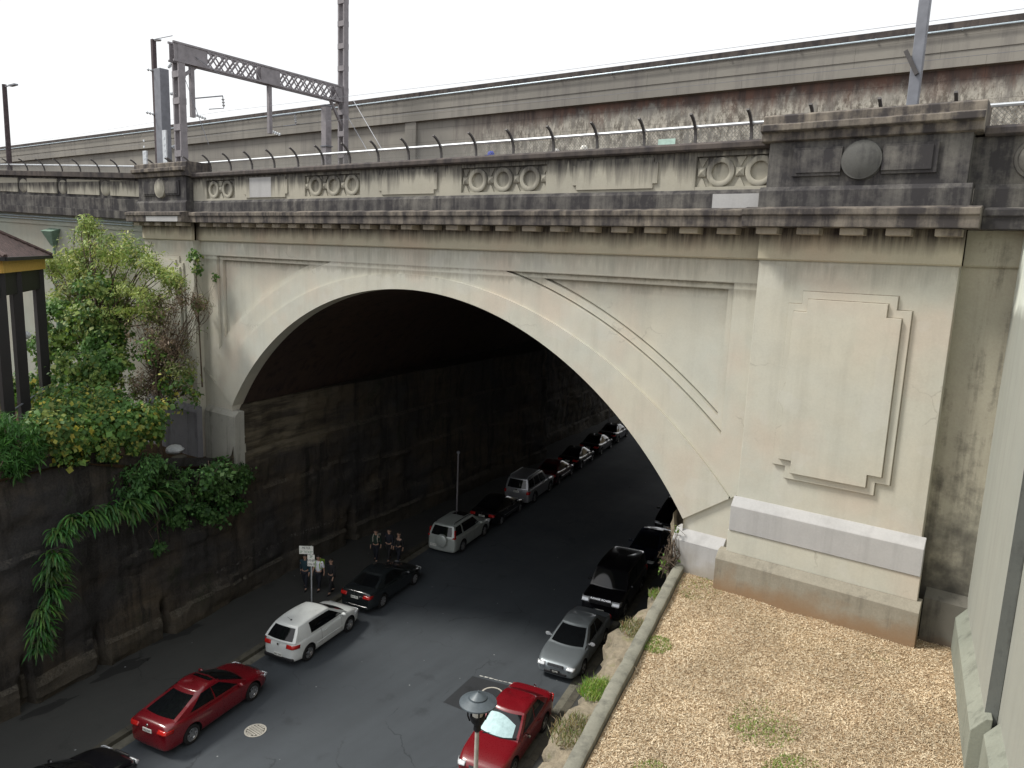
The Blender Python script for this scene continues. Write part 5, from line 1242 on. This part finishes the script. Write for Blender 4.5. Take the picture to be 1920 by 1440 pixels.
plant('shrub', 'sparse green shrub growing through the withered vine', 'shrub', (-30.2,16.3,7.2), [(-30.85,16.6,11.51,.83),(-29.95,17,10.3,.83),(-29.72,17.2,9.49,.69),(-29.89,15.5,8.67,.67),(-29.52,16,9.11,.67)], 420, .15, MY, fleck=FK, asp=.7, nt=25, sparse=.05)
plant('feathery_shrub', 'dark feathery shrub at the left edge above the rock', 'shrub', (-27.2,9.6,8.3), [(-26.67,9.33,9.9,.72),(-26.76,9.81,9.7,.66),(-26.67,9.35,9.1,.65),(-26.79,9.93,9.0,.56),(-26.83,10.14,9.5,.5),(-26.7,9.48,8.6,.42),(-27.6,9.6,9.6,.7)], 1300, .20, [(.04,.13,.025),(.07,.19,.035),(.03,.09,.02)], asp=.16, droop=.5)
plant('shrub', 'dark leafy shrub hanging over the rock beside the fern trail', 'shrub', (-27.6,14.3,7.9), [(-27.13,14.14,7.39,.85),(-27.31,15.07,6.71,.9),(-26.96,13.32,7.07,.7),(-27.02,13.61,6.15,.5),(-27.25,14.74,5.14,.45),(-27.19,14.45,4.23,.30)], 900, .15, DG+[(.055,.11,.03)], asp=.45, droop=.9)
plant('shrub', 'bushy green shrub on the rock edge below the left leg of the arch', 'shrub', (-28.2,17.3,6.6), [(-27.57,16.35,6.48,.95),(-27.85,17.74,6.11,1.05),(-28.09,18.75,5.96,.65),(-27.7,16.99,5.13,.85),(-27.45,15.77,5.27,.75),(-27.96,18.29,4.9,.6),(-27.8,17.52,4.2,.4)], 950, .13, DG+[(.055,.12,.03),(.07,.14,.04)], asp=.75, droop=.6)
# fern trail: one rosette of arching straps per plant
def fern(base, r, label):
    t = thing('fern', label, 'fern', base, 0, 'ferns trailing down the rock face'); V = []; Cc = []
    for k in range(70):
        a = random.uniform(-1.9, 1.3)+.2; el = random.uniform(.1, 1.2); L = r*random.uniform(.9, 1.6); W_ = r*.085
        d = Vector((math.cos(a)*math.cos(el)*.8+.2, math.sin(a)*math.cos(el), math.sin(el)))
        p = Vector(base)+Vector((random.uniform(-.1,.1),random.uniform(-.3,.3)*r,random.uniform(-.3,.3)*r)); s_ = d.cross(Vector((0,0,1))).normalized()*W_; cc = random.choice(DG+[(.05,.115,.03),(.07,.13,.035)]); cc = [x*random.uniform(.9,1.5) for x in cc]
        q = 6
        for i in range(q):
            n1 = p+d*(L/q); w0 = 1-(i/q)**2*.8; w1 = 1-((i+1)/q)**2
            V += [p-s_*w0, p+s_*w0, n1+s_*w1, n1-s_*w1]; Cc.append(cc); p = n1; d = (d+Vector((0,0,-.38))).normalized()
    leafmesh('fronds', np.array([tuple(v) for v in V]), np.array(Cc), m_leaf, t)
    b = MB(); b.tube([Vector(base)+Vector((-.35,0,.05)), Vector(base)], [.05,.08], 6); b.build('crown', m_bark, t, smooth=60)
FN = [(-27.12,14.08,6.33,.83),(-26.95,13.27,6.14,.73),(-26.8,12.52,6.27,.67),(-26.64,11.7,6.32,.61),(-26.5,11.02,6.34,.56),(-26.41,10.53,6.12,.51),(-26.39,10.44,4.79,.37),(-26.37,10.33,5.32,.51),(-26.33,10.17,4.8,.51),(-26.34,10.21,4.1,.52),(-26.27,9.85,3.57,.51),(-26.24,9.7,2.95,.51),(-26.22,9.59,2.42,.44)]
FL = ['big strap fern at the shrub end of the trail','strap fern second along the level run from the shrub','strap fern with long drooping blades midway along the level run','strap fern just before the trail turns down the rock','strap fern at the upper corner where the trail turns down','strap fern first below the turn of the trail','small strap fern tucked to the right of the hanging trail','strap fern high on the hanging part of the trail','strap fern in the upper middle of the hanging part','strap fern halfway down the hanging part of the trail','strap fern in the lower middle of the hanging part','strap fern second from the bottom of the trail','strap fern at the very bottom of the trail']
for (x, y, z, r), lab in zip(FN, FL): fern((x+.1, y, z), r*1.05, lab)
plant('creeper', 'thin green creeper climbing the edge of the left pier', 'creeper', (-30.35,18.45,10), [(-30.49,18.4,15.52,.35),(-30.4,18.4,14.95,.28),(-30.34,18.45,12.25,.35),(-29.82,18.85,14.63,.22),(-29.85,18.85,14.04,.25),(-30.3,18.4,13.4,.3)], 420, .13, MG, asp=.7, tw=.012)
plant('shrub', 'small dark shrub hanging by the foot of the right leg of the arch', 'shrub', (-7.62,18.6,7.0), [(-7.62,18.62,8.35,.26),(-7.68,18.55,7.95,.30),(-7.66,18.5,7.55,.30),(-7.58,18.66,8.75,.14)], 700, .08, MY, asp=.5, nt=30, tw=.02)
def tuft(x, y, z, r, n, label, pal, h=.22):
    t = thing('grass_tuft', label, 'grass tuft', (x,y,z), 0, 'grass tufts along the garden edge'); V = []; Cc = []
    for k in range(n):
        a = random.uniform(0, 6.28); rr_ = r*math.sqrt(random.random()); bx_ = Vector((x+rr_*math.cos(a), y+rr_*math.sin(a)*1.3, z)); d = Vector((random.gauss(0,.4),random.gauss(0,.4),1)).normalized(); L = h*random.uniform(.5,1.2); s_ = d.cross(Vector((random.gauss(0,1),random.gauss(0,1),0))).normalized()*.008
        m = bx_+d*L*.6; e = m+(d+Vector((random.gauss(0,.4),random.gauss(0,.4),-.2))).normalized()*L*.5
        V += [bx_-s_, bx_+s_, m+s_*.8, m-s_*.8, m-s_*.8, m+s_*.8, e+s_*.1, e-s_*.1]; c_ = random.choice(pal); c_ = [q*random.uniform(.8,1.2) for q in c_]; Cc += [c_, c_]
    leafmesh('blades', np.array([tuple(v) for v in V]), np.array(Cc), m_leaf, t)
GR = [(.20,.34,.06),(.27,.40,.09),(.16,.28,.05),(.33,.38,.12)]; ST = [(.32,.28,.16),(.25,.22,.12),(.14,.17,.06),(.38,.34,.22)]
tuft(-6.42,12.3,7.38,.30,600,'bright green grass tuft growing on the rocks outside the edging wall',GR,.2)
tuft(-6.10,10.9,7.36,.4,520,'straw coloured weeds on the rocks nearest the viewer',ST,.17)
tuft(-6.98,15.2,7.38,.35,420,'dry weeds on the rocks halfway along the edging wall',ST,.15)
tuft(-7.35,17.2,7.38,.22,260,'pale grass on the rocks towards the arch leg',ST+GR,.14)
tuft(-6.5,18.0,7.5,.6,1400,'green grass in the bed corner beside the springing block',GR+ST,.10)
for i, (x, y, r, lab) in enumerate(((-3.3,13.2,.5,'grass patch in the middle of the wood chips'),(-2.4,11.9,.45,'grass patch in the wood chips right of the middle'),(-.75,11.6,.4,'grass patch against the right side wall plinth'),(-4.3,10.4,.3,'small grass patch near the bottom of the wood chips'),(-6.1,14.5,.25,'thin grass patch inside the edging wall'))):
    tuft(x, y, mulch_z(x,y)-.01, r*1.25, int(1100*r/.4), lab, GR+ST[:1], .075)
# rubbish on the ledge
def bagm(name, c, r, mt, label, sq=.6):
    P = []
    for i in range(9):
        ph = math.pi*i/8; P.append([(c[0]+r*math.sin(ph)*math.cos(a)*(1+.3*fbm(math.cos(a)*1.5,math.sin(a)*1.5,ph+c[0])), c[1]+r*math.sin(ph)*math.sin(a)*(1+.3*fbm(math.cos(a)*1.5,math.sin(a)*1.5,ph+4)), c[2]+r*sq*math.cos(ph)) for a in [2*math.pi*k/14 for k in range(14)]])
    b = MB(); b.grid(P, True); tag(b.build(name, mt, smooth=30), label, 'rubbish')
bagm('rubbish_bag', (-30.1,16.9,7.15), .36, m_bag, 'pale plastic rubbish bag lying by the left pier base')
bagm('crumpled_sheet', (-29.4,16.7,6.98), .3, m_kerb, 'crumpled brown sheet on the soil in front of the left pier base', .3)
bagm('rubbish_bag', tuple(sp_(3.0,-.02,12.3)), .2, m_bag, 'pale plastic bag caught among the shelter posts', .8)
